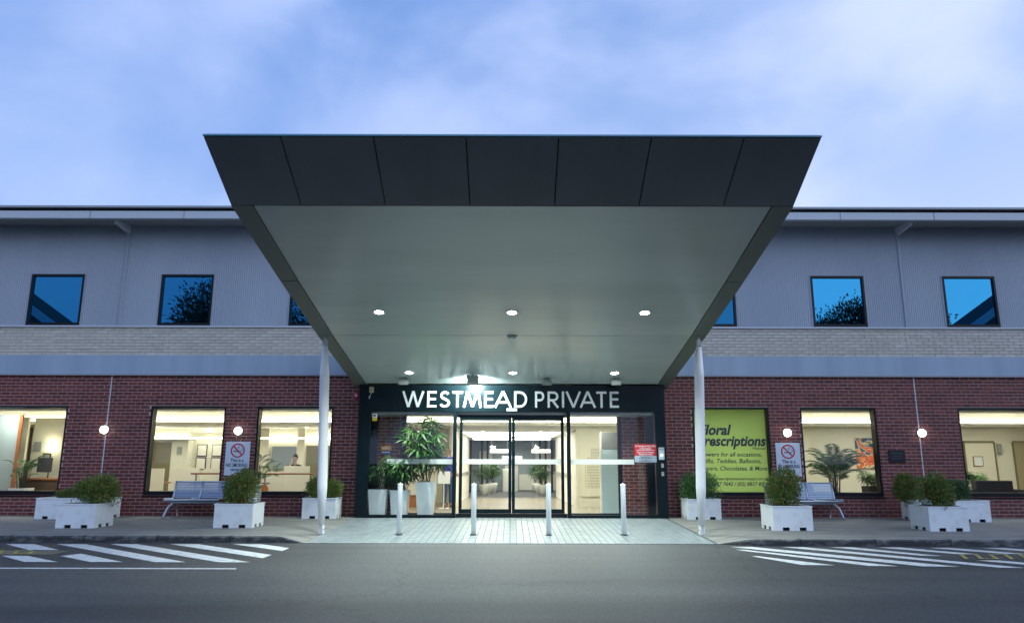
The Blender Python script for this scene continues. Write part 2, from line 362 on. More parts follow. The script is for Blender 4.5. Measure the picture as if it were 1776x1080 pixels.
CONC = mat('footpath_concrete', (0.155, 0.15, 0.13), 0.8, (0.25, 0.24, 0.21), 2.2, stretch=(.5, 2.2, 1), bump=0.25, bscale=50)
KERBM = mat('kerb_concrete', (0.045, 0.047, 0.048), 0.85, (0.26, 0.26, 0.25), 4.5, detail=8, stretch=(1, 1, 2.5), bump=0.3, bscale=30, ramp=(.48, .78))
KERBT = mat('kerb_top_concrete', (0.26, 0.255, 0.24), 0.8, (0.19, 0.185, 0.175), 5)
def footpath(sgn, yk):
    mb = MB(); kt = MB(); kf = MB()
    xs = [40.0, 16.0, 10.0, 6.0, 4.45, 4.25, 4.05, 3.8]
    ys = [yk + 0.14, -4.0, -3.0, -2.0, -1.2, -0.5, 0.4]
    def zz(x, y):
        f = min(1.0, max(0.0, (x - 3.8) / 0.5)); return apron_z(y) * (1 - f) + 0.0 * f + (0.002 if x < 3.85 else 0)
    def ky(x): return yk if x > 4.3 else yk + (YA - yk) * (4.3 - x) / 0.5
    for i in range(len(xs) - 1):
        a, b2 = xs[i], xs[i + 1]
        for j in range(len(ys) - 1):
            ya0 = ys[j] if j else ky(a) + .14; yb0 = ys[j] if j else ky(b2) + .14
            mb.quad((sgn * a, ya0, zz(a, ya0)), (sgn * b2, yb0, zz(b2, yb0)), (sgn * b2, ys[j + 1], zz(b2, ys[j + 1])), (sgn * a, ys[j + 1], zz(a, ys[j + 1])))
        pa = [(sgn * a, ky(a) + .14, zz(a, ky(a) + .14)), (sgn * b2, ky(b2) + .14, zz(b2, ky(b2) + .14))]
        pb = [(sgn * b2, ky(b2) + .025, zz(b2, ky(b2)) - .004), (sgn * a, ky(a) + .025, zz(a, ky(a)) - .004)]
        kt.quad(pa[0], pa[1], pb[0], pb[1])
        za, zb = zz(a, ky(a)) - .03, zz(b2, ky(b2)) - .03
        za, zb = max(za, ZR + .001), max(zb, ZR + .001)
        kf.quad(pb[1], pb[0], (sgn * b2, ky(b2), zb), (sgn * a, ky(a), za))
        kf.quad((sgn * a, ky(a), za), (sgn * b2, ky(b2), zb), (sgn * b2, ky(b2), ZR - .02), (sgn * a, ky(a), ZR - .02))
    struct(mb.obj('footpath', CONC)); k = struct(kf.obj('kerb', KERBM)); kt.obj('kerb_top', KERBT, k)
    for q in range(9):
        x = 5.2 + q * 1.35; MB().box(sgn * x - .006, sgn * x + .006, yk - .001, yk + .16, ZR, .0015).obj('kerb_joint', BLACK, k)
footpath(-1, YKL); footpath(1, YKR)

# paved apron: pavers in front of the doors
GROUT = mat('paver_joint', (0.10, 0.11, 0.11), 0.9)
PAVER = mat('paver', (0.26, 0.29, 0.29), 0.34, (0.195, 0.225, 0.23), 5, island=0.12, bump=0.2, bscale=25)
apron = MB()
ya = [YA + (0.36 - YA) * k / 12 for k in range(13)]
for k in range(12): apron.quad((-3.8, ya[k], apron_z(ya[k]) - .004), (3.8, ya[k], apron_z(ya[k]) - .004), (3.8, ya[k + 1], apron_z(ya[k + 1]) - .004), (-3.8, ya[k + 1], apron_z(ya[k + 1]) - .004))
apron.quad((-3.8, YA, ZR - .01), (3.8, YA, ZR - .01), (3.8, YA, apron_z(YA) - .004), (-3.8, YA, apron_z(YA) - .004))
apron = struct(apron.obj('apron', GROUT))
PW, PD = 0.130, 0.22
rows = int((-0.5 - YA) / PD); cols = int(7.6 / PW)
cells = []
for j in range(rows):
    for i in range(cols): cells.append((-3.8 + i * PW, YA + j * PD + 0.005))
cells.sort(key=lambda c: (round((c[1] - YA) / PD), abs(c[0] + PW / 2)))
def paver_mesh():
    g = .004; return MB().face_box(g, PW - g, 0, 0, 0, 0)
pm = MB(); g = .0035; h = .007
pm.v = [(g, g, -h), (PW - g, g, -h), (PW - g, PD - g, -h), (g, PD - g, -h), (g + .004, g + .004, 0), (PW - g - .004, g + .004, 0), (PW - g - .004, PD - g - .004, 0), (g + .004, PD - g - .004, 0)]
pm.f = [(4, 5, 6, 7), (0, 1, 5, 4), (1, 2, 6, 5), (2, 3, 7, 6), (3, 0, 4, 7)]
pmesh = pm.mesh('paver', PAVER); rest = MB(); slope = math.atan2(0.116, -(YA + .5))
for k, (x, y) in enumerate(cells):
    dz = R.uniform(0, .0025); z = apron_z(y) + dz + .003
    if k < 300:
        o = link('paver', pmesh, apron, (x, y, z)); o.rotation_euler.x = slope
    else:
        i = len(rest.v); sl = math.tan(slope)
        rest.v += [(x + a, y + b2, z + c2 + b2 * sl) for a, b2, c2 in pm.v]; rest.f += [tuple(i + q for q in f) for f in pm.f]
stuff(rest.obj('paver_field', PAVER, apron))
struct(MB().box(-3.8, 3.8, YA - .035, YA, ZR - .02, ZR + .004).obj('drain_strip', mat('drain_joint', (.03, .03, .03), .9)))

# road markings (painted sheets 4 mm above the road)
LINE = mat('line_paint', (0.62, 0.63, 0.62), 0.6, (0.26, 0.27, 0.27), 9, detail=8, ramp=(.50, .74))
YPAINT = mat('yellow_paint', (0.42, 0.34, 0.06), 0.65, (0.10, 0.10, 0.08), 18, ramp=(.45, .62))
YOLD = mat('worn_paint', (0.10, 0.10, 0.095), 0.65, (0.22, 0.19, 0.08), 8, ramp=(.4, .7))
def marking(name, polys, label, material, group, dz=.004):
    for p, lb in polys:
        mb = MB(); n = len(p); mb.v = [(x, y, ZR + dz) for x, y in p]; mb.f = [tuple(range(n))]
        tag(mb.obj(name, material), lb, 'road marking', group)
def ribbon(y0, y1, x0, slope_, w): # slanted stripe from kerb side y0 to road side y1
    return [(x0, y0), (x0 + w, y0), (x0 + w + slope_ * (y0 - y1), y1), (x0 + slope_ * (y0 - y1), y1)]
Lp = [([(-9.12, -5.17), (-8.60, -5.17), (-7.62, -6.05), (-8.13, -6.05)], 'short white hatch stripe by the left kerb, leftmost full one'),
      ([(-8.08, -6.80), (-7.67, -6.80), (-6.75, -7.51), (-7.25, -7.51)], 'short white hatch stripe just below the yellow marking at the left edge'),
      ([(-8.21, -5.16), (-7.69, -5.16), (-4.85, -7.50), (-5.31, -7.50), (-6.95, -6.17)], 'long white hatch stripe notched by the tip of the yellow marking'),
      ([(-7.12, -6.83), (-6.98, -6.52), (-5.79, -7.50), (-6.27, -7.50)], 'short white stripe between the yellow marking tip and the edge line'),
      ([(-7.25, -5.14), (-6.76, -5.14), (-3.88, -7.50), (-4.36, -7.50)], 'longest white hatch stripe in front of the left bench'),
      ([(-6.18, -5.12), (-5.67, -5.12), (-3.85, -6.63), (-3.86, -7.03)], 'white hatch stripe second from the apron on the left'),
      ([(-5.06, -5.10), (-4.54, -5.10), (-3.85, -5.69), (-3.84, -6.10)], 'shortest white hatch stripe nearest the left column'),
      ([(-10.12, -5.17), (-9.62, -5.17), (-8.62, -6.05), (-9.13, -6.05)], 'white hatch stripe cut by the left picture edge beside the kerb'),
      ([(-9.08, -6.80), (-8.62, -6.80), (-7.75, -7.51), (-8.25, -7.51)], 'white hatch piece cut by the left picture edge under the yellow marking')]
marking('hatch_stripe', Lp, None, LINE, 'hatch stripes on the left of the apron')
marking('edge_line', [([(-40, -8.06), (-3.87, -8.11), (-3.84, -8.21), (-40, -8.16)], 'thin white edge line below the left hatching')], None, LINE, None)
Rp = [([(3.89, -5.38), (4.27, -5.38), (6.50, -7.80), (5.98, -7.77)], 'white hatch stripe starting at the right kerb end'),
      ([(3.85, -5.80), (3.99, -5.78), (5.63, -7.76), (5.21, -7.73)], 'second white hatch stripe from the apron on the right'),
      ([(3.84, -6.65), (3.96, -6.66), (4.74, -7.68), (4.27, -7.65)], 'shortest white stripe lowest on the right hatching'),
      ([(4.80, -5.38), (5.16, -5.38), (7.38, -7.90), (7.00, -7.88)], 'long white hatch stripe in front of the right bin'),
      ([(5.65, -5.38), (6.03, -5.38), (6.95, -6.60), (6.62, -6.53)], 'white stripe ending just before the yellow letters on the right'),
      ([(6.49, -5.40), (6.88, -5.40), (7.66, -6.32), (7.32, -6.32)], 'white stripe above the yellow letters in front of the right bench'),
      ([(7.37, -5.45), (7.74, -5.45), (8.50, -6.28), (8.15, -6.28)], 'white stripe by the right kerb under the rightmost planters'),
      ([(8.31, -5.45), (8.68, -5.45), (9.45, -6.28), (9.08, -6.28)], 'white stripe by the kerb cut by the right picture edge'),
      ([(7.17, -7.10), (7.52, -7.10), (8.30, -7.95), (7.94, -7.95)], 'white stripe below the yellow letters at the right picture edge')]
marking('hatch_stripe', Rp, None, LINE, 'hatch stripes on the right of the apron')
def yellow_words(x0, x1, y0, y1, mirror, label):
    th = thing('yellow_road_lettering', label, 'road marking', (0, 0, 0))
    mb = MB(); mb.v = [(x0, y0, ZR + .006), (x1, y0, ZR + .006), (x1, y1, ZR + .006), (x0, y1, ZR + .006)]; mb.f = [(0, 1, 2, 3)]
    if not mirror: mb.obj('worn_patch', YOLD, th)
    st = MB(); x = x0; k = 0
    zt = ZR + .010
    while x < x1 - .3:
        s = .28 if mirror else -.28
        st.quad((x, y0, zt), (x + .07, y0, zt), (x + .07 + s, y1, zt), (x + s, y1, zt))
        if k % 2 == 0: st.quad((x + s, y1 - .07, zt + .002), (x + s + .3, y1 - .07, zt + .002), (x + s + .3, y1, zt + .002), (x + s, y1, zt + .002))
        if k % 3 == 1: st.quad((x, y0, zt + .002), (x + .28, y0, zt + .002), (x + .28, y0 + .07, zt + .002), (x, y0 + .07, zt + .002))
        x += .24; k += 1
    st.obj('letter_strokes', YPAINT, th)
yellow_words(-10.4, -7.35, -6.68, -6.16, False, 'worn yellow road lettering across the left hatching')
yellow_words(7.05, 11.6, -7.0, -6.38, True, 'yellow road lettering between white stripes at the right edge')

# ------------------------------------------------------------------ the building
XB = 16.5
GW = [(-13.38, -11.41), (-9.28, -7.34), (-6.54, -4.58), (4.63, 6.60), (7.40, 9.36), (11.46, 13.42)]
GZ0, GZ1 = 0.49, 2.73
UW = [(-12.79, -11.38), (-9.33, -7.94), (-5.88, -4.47), (4.50, 5.92), (7.94, 9.36), (11.45, 12.85)]
UZ0, UZ1 = 4.83, 6.21
ZB1, ZP0, ZP1, ZC1 = 3.512, 4.04, 4.775, 7.57
bld = thing('hospital_building', 'two storey brick and grey clad building with lit ground floor windows', 'building')

def wall_cells(mb, xs, zs, holes, y0, y1):
    xs = sorted(set(xs)); zs = sorted(set(zs))
    for i in range(len(xs) - 1):
        for j in range(len(zs) - 1):
            cx, cz = (xs[i] + xs[i + 1]) / 2, (zs[j] + zs[j + 1]) / 2
            if any(a < cx < b and c < cz < d for a, b, c, d in holes): continue
            mb.box(xs[i], xs[i + 1], y0, y1, zs[j], zs[j + 1])
holes = [(a, b, GZ0, GZ1) for a, b in GW] + [(-3.66, 3.66, -1, 3.30)]
xs = [-XB, XB] + [v for h in holes for v in h[:2]]; zs = [-.15, GZ0, GZ1, 3.30, ZB1]
mb = MB(); wall_cells(mb, xs, zs, holes, 0.0055, 0.26)
ALC = [(-3.70, -2.80), (2.80, 3.70)]
for a, b in ALC: mb.box(a, b, 0.3555, 0.60, -.05, 2.56)
redwall = mb.obj('red_brick_wall', MORTAR, bld)

def brick_rows(intervals_at, z0, n, ch, bl, gap, yf, mat_, parent, name, thick, limit, restname, seed, visible=lambda x, z: True):
    rr = random.Random(seed); full = []; cut = []
    P = bl + gap
    for r in range(n):
        z = z0 + r * ch; off = (P / 2 if r % 2 else 0) + rr.uniform(-.012, .012)
        for a, b, y in intervals_at(z + ch / 2):
            k = math.floor((a - off) / P)
            while True:
                x0 = off + k * P; x1 = x0 + bl; k += 1
                if x0 > b: break
                c0, c1 = max(x0, a - .002), min(x1, b + .002)
                if c1 - c0 < .03: continue
                (full if (c1 - c0) > bl - .003 else cut).append((c0, c1, y, z))
    full.sort(key=lambda q: (not visible((q[0] + q[1]) / 2, q[3]), abs((q[0] + q[1]) / 2)))
    bm_ = MB().face_box(0, bl, 0, thick, gap / 2, ch - gap / 2).mesh(name, mat_)
    rest = MB()
    for i, (c0, c1, y, z) in enumerate(full):
        dy = rr.uniform(-.003, .002)
        if i < limit: link(name, bm_, parent, (c0, y + dy, z))
        else: rest.face_box(c0, c1, y + dy, y + thick, z + gap / 2, z + ch - gap / 2)
    for c0, c1, y, z in cut: rest.face_box(c0, c1, y + rr.uniform(-.003, .002), y + thick, z + gap / 2, z + ch - gap / 2)
    stuff(rest.obj(restname, mat_, parent))
def red_iv(z):
    cuts = []
    for a, b, c, d in holes:
        if c < z < d: cuts.append((a, b))
    cuts.sort(); res = []; x = -XB
    for a, b in cuts: res.append((x, a, 0.0)); x = b
    res.append((x, XB, 0.0))
    return res
brick_rows(red_iv, 0.0, 41, ZB1 / 41, .228, .014, 0.0, BRICK, redwall, 'brick', .06, 300, 'brick_field', 3,
           lambda x, z: 3.9 < abs(x) and z > .1)
def alc_iv(z): return [(a, b, 0.350) for a, b in ALC]
brick_rows(alc_iv, 0.0, 29, ZB1 / 41, .228, .014, 0.350, BRICK, redwall, 'brick', .06, 0, 'porch_brick_field', 4)
# white joint sealant lines in the brickwork
for x in (-10.37, 10.42): MB().box(x - .012, x + .012, -.004, .02, 0, ZB1 - .004).obj('movement_joint', mat('sealant', (.62, .64, .66), .6), redwall)

mb = MB(); mb.box(-XB, XB, .012, .26, ZP0, ZP1); pwall = mb.obj('pale_brick_wall', PMORTAR, bld)
brick_rows(lambda z: [(-XB, XB, 0.0)], ZP0, 9, (ZP1 - ZP0) / 9, .290, .009, 0.0, PALEB, pwall, 'brick', .06, 300, 'brick_field', 5,
           lambda x, z: abs(x) > 4.0)
MB().box(-XB, XB, -.05, .2, ZB1 + .004, ZP0 - .003).obj('spandrel_band', BAND, bld)
MB().box(-XB, XB, -.065, -.051, ZB1 - .004, ZB1 + .03).obj('band_drip_edge', EAVE, bld)
MB().box(-XB, XB, -.045, .2, ZP1 + .003, ZP1 + .05).obj('cladding_flashing', TRIM, bld)

# corrugated cladding with window openings
mb = MB(); x = -XB; pitch = .056; prof = [(0, 0), (.25, -.007), (.5, -.009), (.75, -.007)]
pts = []
n = int(2 * XB / pitch)
for i in range(n):
    for f, d in prof: pts.append((-XB + (i + f) * pitch, d))
pts.append((XB, 0))
uholes = [(a - .03, b + .03) for a, b in UW]
for i in range(len(pts) - 1):
    (a, da), (b2, db) = pts[i], pts[i + 1]; cx = (a + b2) / 2
    segs = [(ZP1 + .05, ZC1 + .1)]
    if any(h0 < cx < h1 for h0, h1 in uholes): segs = [(UZ1 + .03, ZC1 + .1)]
    for z0, z1 in segs: mb.quad((a, da, z0), (b2, db, z0), (b2, db, z1), (a, da, z1))
stuff(mb.obj('corrugated_cladding', CLAD, bld, smooth=True))
for x in (-10.33, 10.39): MB().box(x - .035, x + .035, -.035, .02, ZP1 + .05, ZC1 - .02).obj('cover_strip', CLAD, bld)

# eaves, gutter, roof
mb = MB(); mb.hexa([(-XB, -.80, 7.50), (XB, -.80, 7.50), (XB, -.80, 7.52), (-XB, -.80, 7.52), (-XB, .05, 7.57), (XB, .05, 7.57), (XB, .05, 7.60), (-XB, .05, 7.60)])
mb.obj('eave_soffit', EAVE, bld)
gut = MB().box(-XB, XB, -.93, -.80, 7.47, 7.665).obj('gutter', TRIM, bld)
for k in range(-13, 14, 2): MB().box(k * 1.21 - .012, k * 1.21 + .012, -.937, -.931, 7.47, 7.665).obj('gutter_joint', EAVE, gut)
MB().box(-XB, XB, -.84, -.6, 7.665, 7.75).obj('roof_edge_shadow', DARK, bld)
mb = MB(); mb.hexa([(-XB, -.97, 7.75), (XB, -.97, 7.75), (XB, -.97, 7.80), (-XB, -.97, 7.80), (-XB, 16.5, 9.2), (XB, 16.5, 9.2), (XB, 16.5, 9.28), (-XB, 16.5, 9.28)])
mb.obj('roof', ROOF, bld)
for x in (-10.33, 10.39):   # tapered eave brackets
    mb = MB()
    mb.hexa([(x - .04, -.72, 7.40), (x + .04, -.72, 7.40), (x + .04, -.74, 7.505), (x - .04, -.74, 7.505), (x - .04, -.01, 7.33), (x + .04, -.01, 7.33), (x + .04, -.01, 7.56), (x - .04, -.01, 7.56)])
    mb.obj('eave_bracket', TRIM, bld)
mb = MB(); mb.box(-XB, -XB + .25, .26, 16.4, -.1, 7.6).box(XB - .25, XB, .26, 16.4, -.1, 7.6).box(-XB, XB, 16.15, 16.4, -.1, 9.1)
mb.obj('rear_and_side_wall', MORTAR, bld)
MB().box(-XB + .25, XB - .25, .27, 16.14, 3.30, 3.50).obj('first_floor_slab', EAVE, bld)
MB().box(-XB + .25, XB - .25, .55, .60, 3.52, 7.5).obj('upper_room_lining', BLACK, bld)

# windows
def window_upper(a, b):
    w = MB().box(a, a + .055, -.03, .1, UZ0, UZ1).box(b - .055, b, -.03, .1, UZ0, UZ1).box(a + .055, b - .055, -.03, .1, UZ1 - .06, UZ1).box(a + .055, b - .055, -.03, .1, UZ0, UZ0 + .07).obj('window', DARK, bld)
    MB().box(a + .055, b - .055, .02, .03, UZ0 + .07, UZ1 - .06).obj('pane', UGLASS, w)
    MB().box(a - .035, a, -.02, .05, UZ0, UZ1 + .03).box(b, b + .035, -.02, .05, UZ0, UZ1 + .03).box(a, b, -.02, .05, UZ1, UZ1 + .03).obj('window_trim', CLAD, w)
for a, b in UW: window_upper(a, b)
for i, (a, b) in enumerate(GW):
    f = MB().box(a, a + .05, .015, .24, GZ0, GZ1).box(b - .05, b, .015, .24, GZ0, GZ1).box(a + .05, b - .05, .015, .24, GZ1 - .045, GZ1).box(a + .05, b - .05, .012, .24, GZ0, GZ0 + .11).obj('window', DARK, bld)
    MB().box(a - .03, b + .03, -.03, .012, GZ0 - .03, GZ0 + .0).obj('sill', DARK, f)
    if i == 3: continue
    MB().quad((a + .05, .19, GZ0 + .11), (b - .05, .19, GZ0 + .11), (b - .05, .19, GZ1 - .045), (a + .05, .19, GZ1 - .045)).obj('pane', GLASS, f)

# ------------------------------------------------------------------ interior shell
ZFL = .006
def ipart(name, mb, m): return mb.obj(name, m, bld)
ipart('interior_floor', MB().box(-16.2, 16.2, .36, 9.4, -.1, ZFL), FLOOR)
ipart('lobby_carpet', MB().box(-16.2, 16.2, 9.4, 16.1, -.1, ZFL), CARPET)
cl = MB()
cl.box(-16.2, 16.2, .27, 1.0, 2.66, 3.29)                       # front bulkhead above the windows
cl.box(-16.2, 16.2, 1.0, 3.8, 3.0, 3.29)                        # raised coffer
cl.box(-16.2, 16.2, 3.8, 3.9, 2.42, 3.29)                       # rear face of the coffer
cl.box(-16.2, -1.9, 3.9, 6.3, 2.42, 3.29)
cl.box(-1.9, 1.9, 3.9, 16.1, 2.25, 3.29)
cl.box(-16.2, -1.9, 6.3, 16.1, 2.30, 3.29); cl.box(1.9, 16.2, 3.9, 16.1, 2.30, 3.29)
ipart('interior_ceiling', cl, OFFW)
lip = MB().box(-16.2, 16.2, 3.62, 3.797, 2.42, 2.52)
ipart('cove_lip', lip, OFFW)
ipart('cove_light_strip', MB().box(-16.1, 16.1, 3.70, 3.79, 2.523, 2.54), COVE)
for y in (4.5, 6.2, 8.0):
    ipart('ceiling_light_panel', MB().box(-1.55, 1.55, y, y + .85, 2.235, 2.249), COVEH)
ipart('ceiling_light_panel', MB().box(-1.6, 1.6, 11.2, 12.6, 2.235, 2.249), COVEH)
for x, y in [(-.9, 4.15), (.9, 4.15), (-.75, 5.8), (.75, 5.8)]:
    ipart('recessed_spot', MB().lathe([(.05, 0), (.05, .006)], 12, x, y, 2.243), DOTL)
iw = MB()
iw.box(-16.2, -10.90, 6.1, 6.25, 0, 2.43).box(-9.70, -1.75, 6.1, 6.25, 0, 2.43).box(-10.90, -9.70, 6.5, 6.6, 0, 2.43)
iw.box(-10.95, -10.90, 6.25, 6.5, 0, 2.43).box(-9.70, -9.65, 6.25, 6.5, 0, 2.43)
iw.box(1.98, 16.2, 3.84, 3.95, 0, 2.43)
ipart('interior_wall', iw, CREAM)
hall = MB(); hl = MB(); hr2 = MB()
hl.hexa([(-1.95, 4.3, 0), (-1.85, 4.3, 0), (-1.85, 4.3, 2.26), (-1.95, 4.3, 2.26), (-1.80, 9.9, 0), (-1.65, 9.9, 0), (-1.65, 9.9, 2.26), (-1.80, 9.9, 2.26)])
hr2.hexa([(1.97, 3.96, 0), (2.07, 3.96, 0), (2.07, 3.96, 2.26), (1.97, 3.96, 2.26), (1.70, 9.9, 0), (1.85, 9.9, 0), (1.85, 9.9, 2.26), (1.70, 9.9, 2.26)])
hl.box(-6, -1.66, 9.9, 10.0, 0, 2.3); hr2.box(1.71, 6, 9.9, 10.0, 0, 2.3)
ipart('hall_wall', hl, OFFW); ipart('hall_wall', hr2, OFFW)
for sx in (-1, 1):
    for z in (.86, .93): MB().hexa([(sx * 1.83 - .0, 5.0, z), (sx * 1.83 + .03, 5.0, z), (sx * 1.83 + .03, 5.0, z + .03), (sx * 1.83, 5.0, z + .03),
        (sx * 1.63 - .0, 9.8, z), (sx * 1.63 + .03, 9.8, z), (sx * 1.63 + .03, 9.8, z + .03), (sx * 1.63, 9.8, z + .03)]).obj('hall_handrail', FIXT, bld)
end = MB().box(-6, 6, 15.6, 15.8, 0, 2.3)
ew = ipart('end_wall', end, GREYP)
for a, b, z0, z1, m_ in [(-5, -2.6, .3, 2.0, GREYP), (-2.5, -1.9, 0, 2.2, OFFW), (.35, 2.2, .05, .75, OFFW), (-.3, .3, 0, 1.15, OFFW), (2.3, 2.7, 0, 2.2, OFFW), (-1.5, -.9, .9, 1.8, OFFW), (1.1, 1.9, .9, 1.8, OFFW)]:
    MB().box(a, b, 15.55, 15.598, z0, z1).obj('wall_panel', m_, ew)
for x in (-1.45, -1.05, -.85, 1.0, 1.2, 1.42): MB().lathe([(.045, 0), (.045, 2.25)], 10, x * 1.25, 14.0, 0).obj('hall_column', CHAR, ew)

ROOM = [(-13.9, 1.3, 2.98, 90), (-12.4, 1.3, 2.98, 90), (-9.2, 1.25, 2.98, 70), (-6.6, 1.25, 2.98, 70), (-4.0, 1.25, 2.98, 60), (-11.4, 4.9, 2.39, 45), (-9.0, 4.9, 2.39, 45), (-6.6, 4.9, 2.39, 45), (-4.2, 4.9, 2.39, 45), (-10.3, 6.30, 2.38, 16),
        (-1.2, 2.3, 2.98, 80), (1.2, 2.3, 2.98, 80), (2.9, 2.2, 2.98, 60), (5.4, 2.0, 2.98, 140), (8.4, 2.0, 2.98, 80), (10.6, 2.0, 2.98, 80), (12.6, 2.0, 2.98, 80), (14.6, 2.0, 2.98, 80), (-3.2, 12.6, 2.27, 80), (3.2, 12.6, 2.27, 80), (0, 14.2, 2.23, 70), (0, 7.2, 2.23, 45), (-2.2, .75, 2.64, 40), (2.3, .75, 2.64, 40)]  # last two are added fill lamps, brightening the totem, porch pots and alcove
for x, y, z, pw in ROOM:
    rs_ = ipart('recessed_spot', MB().lathe([(.05, 0), (.05, .006)], 12, x, y, z), DOTL)
    la = bpy.data.lights.new('recessed_lamp', 'SPOT'); la.energy = pw * 1.85; la.spot_size = math.radians(165); la.spot_blend = 1.0; la.shadow_soft_size = .12; la.color = (.98, .98, .83)
    link('recessed_lamp', la, rs_, (x, y, z - .02))

# features of the left rooms
def wallbit(name, a, b, z0, z1, m_, y=6.06, d=.04): return MB().box(a, b, y, y + d - .002, z0, z1).obj(name, m_, bld)
wallbit('sliding_door', -12.55, -11.45, ZFL, 1.95, OLIVE)
wallbit('door_header', -14.5, -10.6, 2.02, 2.06, OFFW, 5.98, .12)
wallbit('ledge_light', -14.6, -5.4, 2.075, 2.10, COVE, 6.0, .06)
wallbit('glass_door', -8.05, -7.25, 1.05, 1.82, GREYP); wallbit('hall_door', -6.9, -6.0, ZFL, 1.85, OLIVE)
wallbit('pilaster', -8.6, -8.15, ZFL, 2.42, CREAM2, 6.0, .1); wallbit('pilaster', -7.2, -6.95, ZFL, 2.42, CREAM2, 6.0, .1)
wallbit('wall_control', -11.25, -11.1, 1.55, 1.8, FIXT)
MB().box(-13.76, -13.67, 1.7, 1.75, ZFL, 2.6).obj('timber_post', WOOD, bld)
MB().box(-16.2, -13.77, 1.75, 1.85, ZFL, 2.6).obj('window_blind', mat('blind', (.34, .42, .46), .6), bld)
MB().box(-15.4, -14.35, 3.0, 3.1, ZFL, 2.6).box(-14.35, -12.4, 3.3, 3.4, ZFL, 2.6).obj('room_wall', CREAM, bld)
# right room bits
for x in (13.85, 14.78, 15.35): MB().box(x - .02, x + .02, 3.80, 3.838, ZFL, 1.95).obj('door_jamb', OLIVE, bld)
MB().box(13.85, 14.78, 3.80, 3.838, 1.95, 1.99).box(15.35, 16.1, 3.80, 3.838, 1.95, 1.99).obj('door_header', OLIVE, bld)
MB().box(15.38, 16.1, 3.815, 3.838, ZFL, 1.93).obj('room_door', mat('door_beige', (.42, .37, .22), .5), bld)
MB().box(13.88, 14.75, 3.815, 3.838, ZFL, 1.93).obj('room_door', CREAM2, bld)
MB().box(14.85, 14.97, 3.77, 3.838, 1.62, 1.90).obj('wall_control', FIXT, bld)
MB().box(7.5, 7.6, 3.77, 3.838, 1.45, 1.7).obj('wall_control', FIXT, bld)
# shop room behind the green film
ipart('shop_partition', MB().box(6.95, 7.05, .45, 3.8, ZFL, 2.66), CREAM)

# ------------------------------------------------------------------ entrance porch (glazed portal)
YP = -.45
porch = thing('entrance_porch', 'black framed glazed entrance porch with sliding doors under the canopy', 'entrance', (0, 0, 0))
MB().box(-3.84, 3.84, YP, .34, 2.57, 3.235).obj('header_panel', PORTAL, porch)
for s in (-1, 1):
    a, b = (-3.84, -3.54) if s < 0 else (3.60, 3.84)
    MB().box(a, b, YP + .003, YP + .12, 0, 2.567).obj('front_post', PORTAL, porch)
    MB().box(s * 3.55 - .09, s * 3.55 + .09, .12, .30, 0, 2.567).obj('rear_post', PORTAL, porch)
    MB().quad((s * 3.66, YP + .12, .05), (s * 3.66, .12, .05), (s * 3.66, .12, 2.56), (s * 3.66, YP + .12, 2.56)).obj('side_pane', GLASS, porch)
    MB().box(s * 3.66 - .025, s * 3.66 + .025, YP + .12, .12, 0, .05).obj('side_sill', PORTAL, porch)
    x0, x1 = (-3.54, -1.42) if s < 0 else (1.42, 3.60)
    fp = MB().quad((x0, YP + .06, .07), (x1, YP + .06, .07), (x1, YP + .06, 2.567), (x0, YP + .06, 2.567)).obj('side_light', GLASS, porch)
    MB().box(x0, x1, YP + .02, YP + .10, 0, .07).obj('bottom_rail', PORTAL, porch)
    bx = (-3.10, -1.43) if s < 0 else (1.43, 3.04)
    MB().quad((bx[0], YP + .055, 1.285), (bx[1], YP + .055, 1.285), (bx[1], YP + .055, 1.405), (bx[0], YP + .055, 1.405)).obj('frosted_band', FROST, fp)
    MB().box(s * 1.42 - .045, s * 1.42 + .045, YP + .005, YP + .14, 0, 2.567).obj('door_post', PORTAL, porch)
    # sliding leaf
    l0, l1 = (-1.31, -.005) if s < 0 else (.005, 1.31)
    lf = MB().box(l0, l0 + .075, YP + .16, YP + .21, .10, 2.44).box(l1 - .075, l1, YP + .16, YP + .21, .10, 2.44).box(l0 + .075, l1 - .075, YP + .16, YP + .21, .10, .20).box(l0 + .075, l1 - .075, YP + .16, YP + .21, 2.36, 2.44).obj('door_leaf', PORTAL, porch)
    MB().quad((l0 + .075, YP + .185, .20), (l1 - .075, YP + .185, .20), (l1 - .075, YP + .185, 2.36), (l0 + .075, YP + .185, 2.36)).obj('pane', GLASS, lf)
    MB().quad((l0 + .075, YP + .182, 1.285), (l1 - .075, YP + .182, 1.285), (l1 - .075, YP + .182, 1.405), (l0 + .075, YP + .182, 1.405)).obj('frosted_band', FROST, lf)
    # inner opening frame
    MB().box(s * 2.80 - .05, s * 2.80 + .05, .345, .46, 0, 2.56).obj('inner_jamb', DARK, porch)
MB().box(-1.37, 1.37, YP + .14, YP + .25, 2.44, 2.567).obj('door_operator', PORTAL, porch)
MB().box(-1.37, 1.37, YP + .12, YP + .23, 0, .095).obj('door_track', DARK, porch)
MB().box(-2.75, -1.45, .36, .44, 0, .06).box(1.45, 2.75, .36, .44, 0, .06).obj('inner_sill', DARK, porch)
MB().box(-3.54, 3.54, YP + .1, .33, 2.50, 2.566).obj('porch_ceiling', EAVE, porch)
MB().box(-3.55, 3.55, YP + .105, .36, -.02, .004).obj('porch_floor', CONC, porch)
MB().box(-.13, .13, YP - .10, YP - .002, 2.585, 2.65).obj('door_sensor', WHITE, porch)

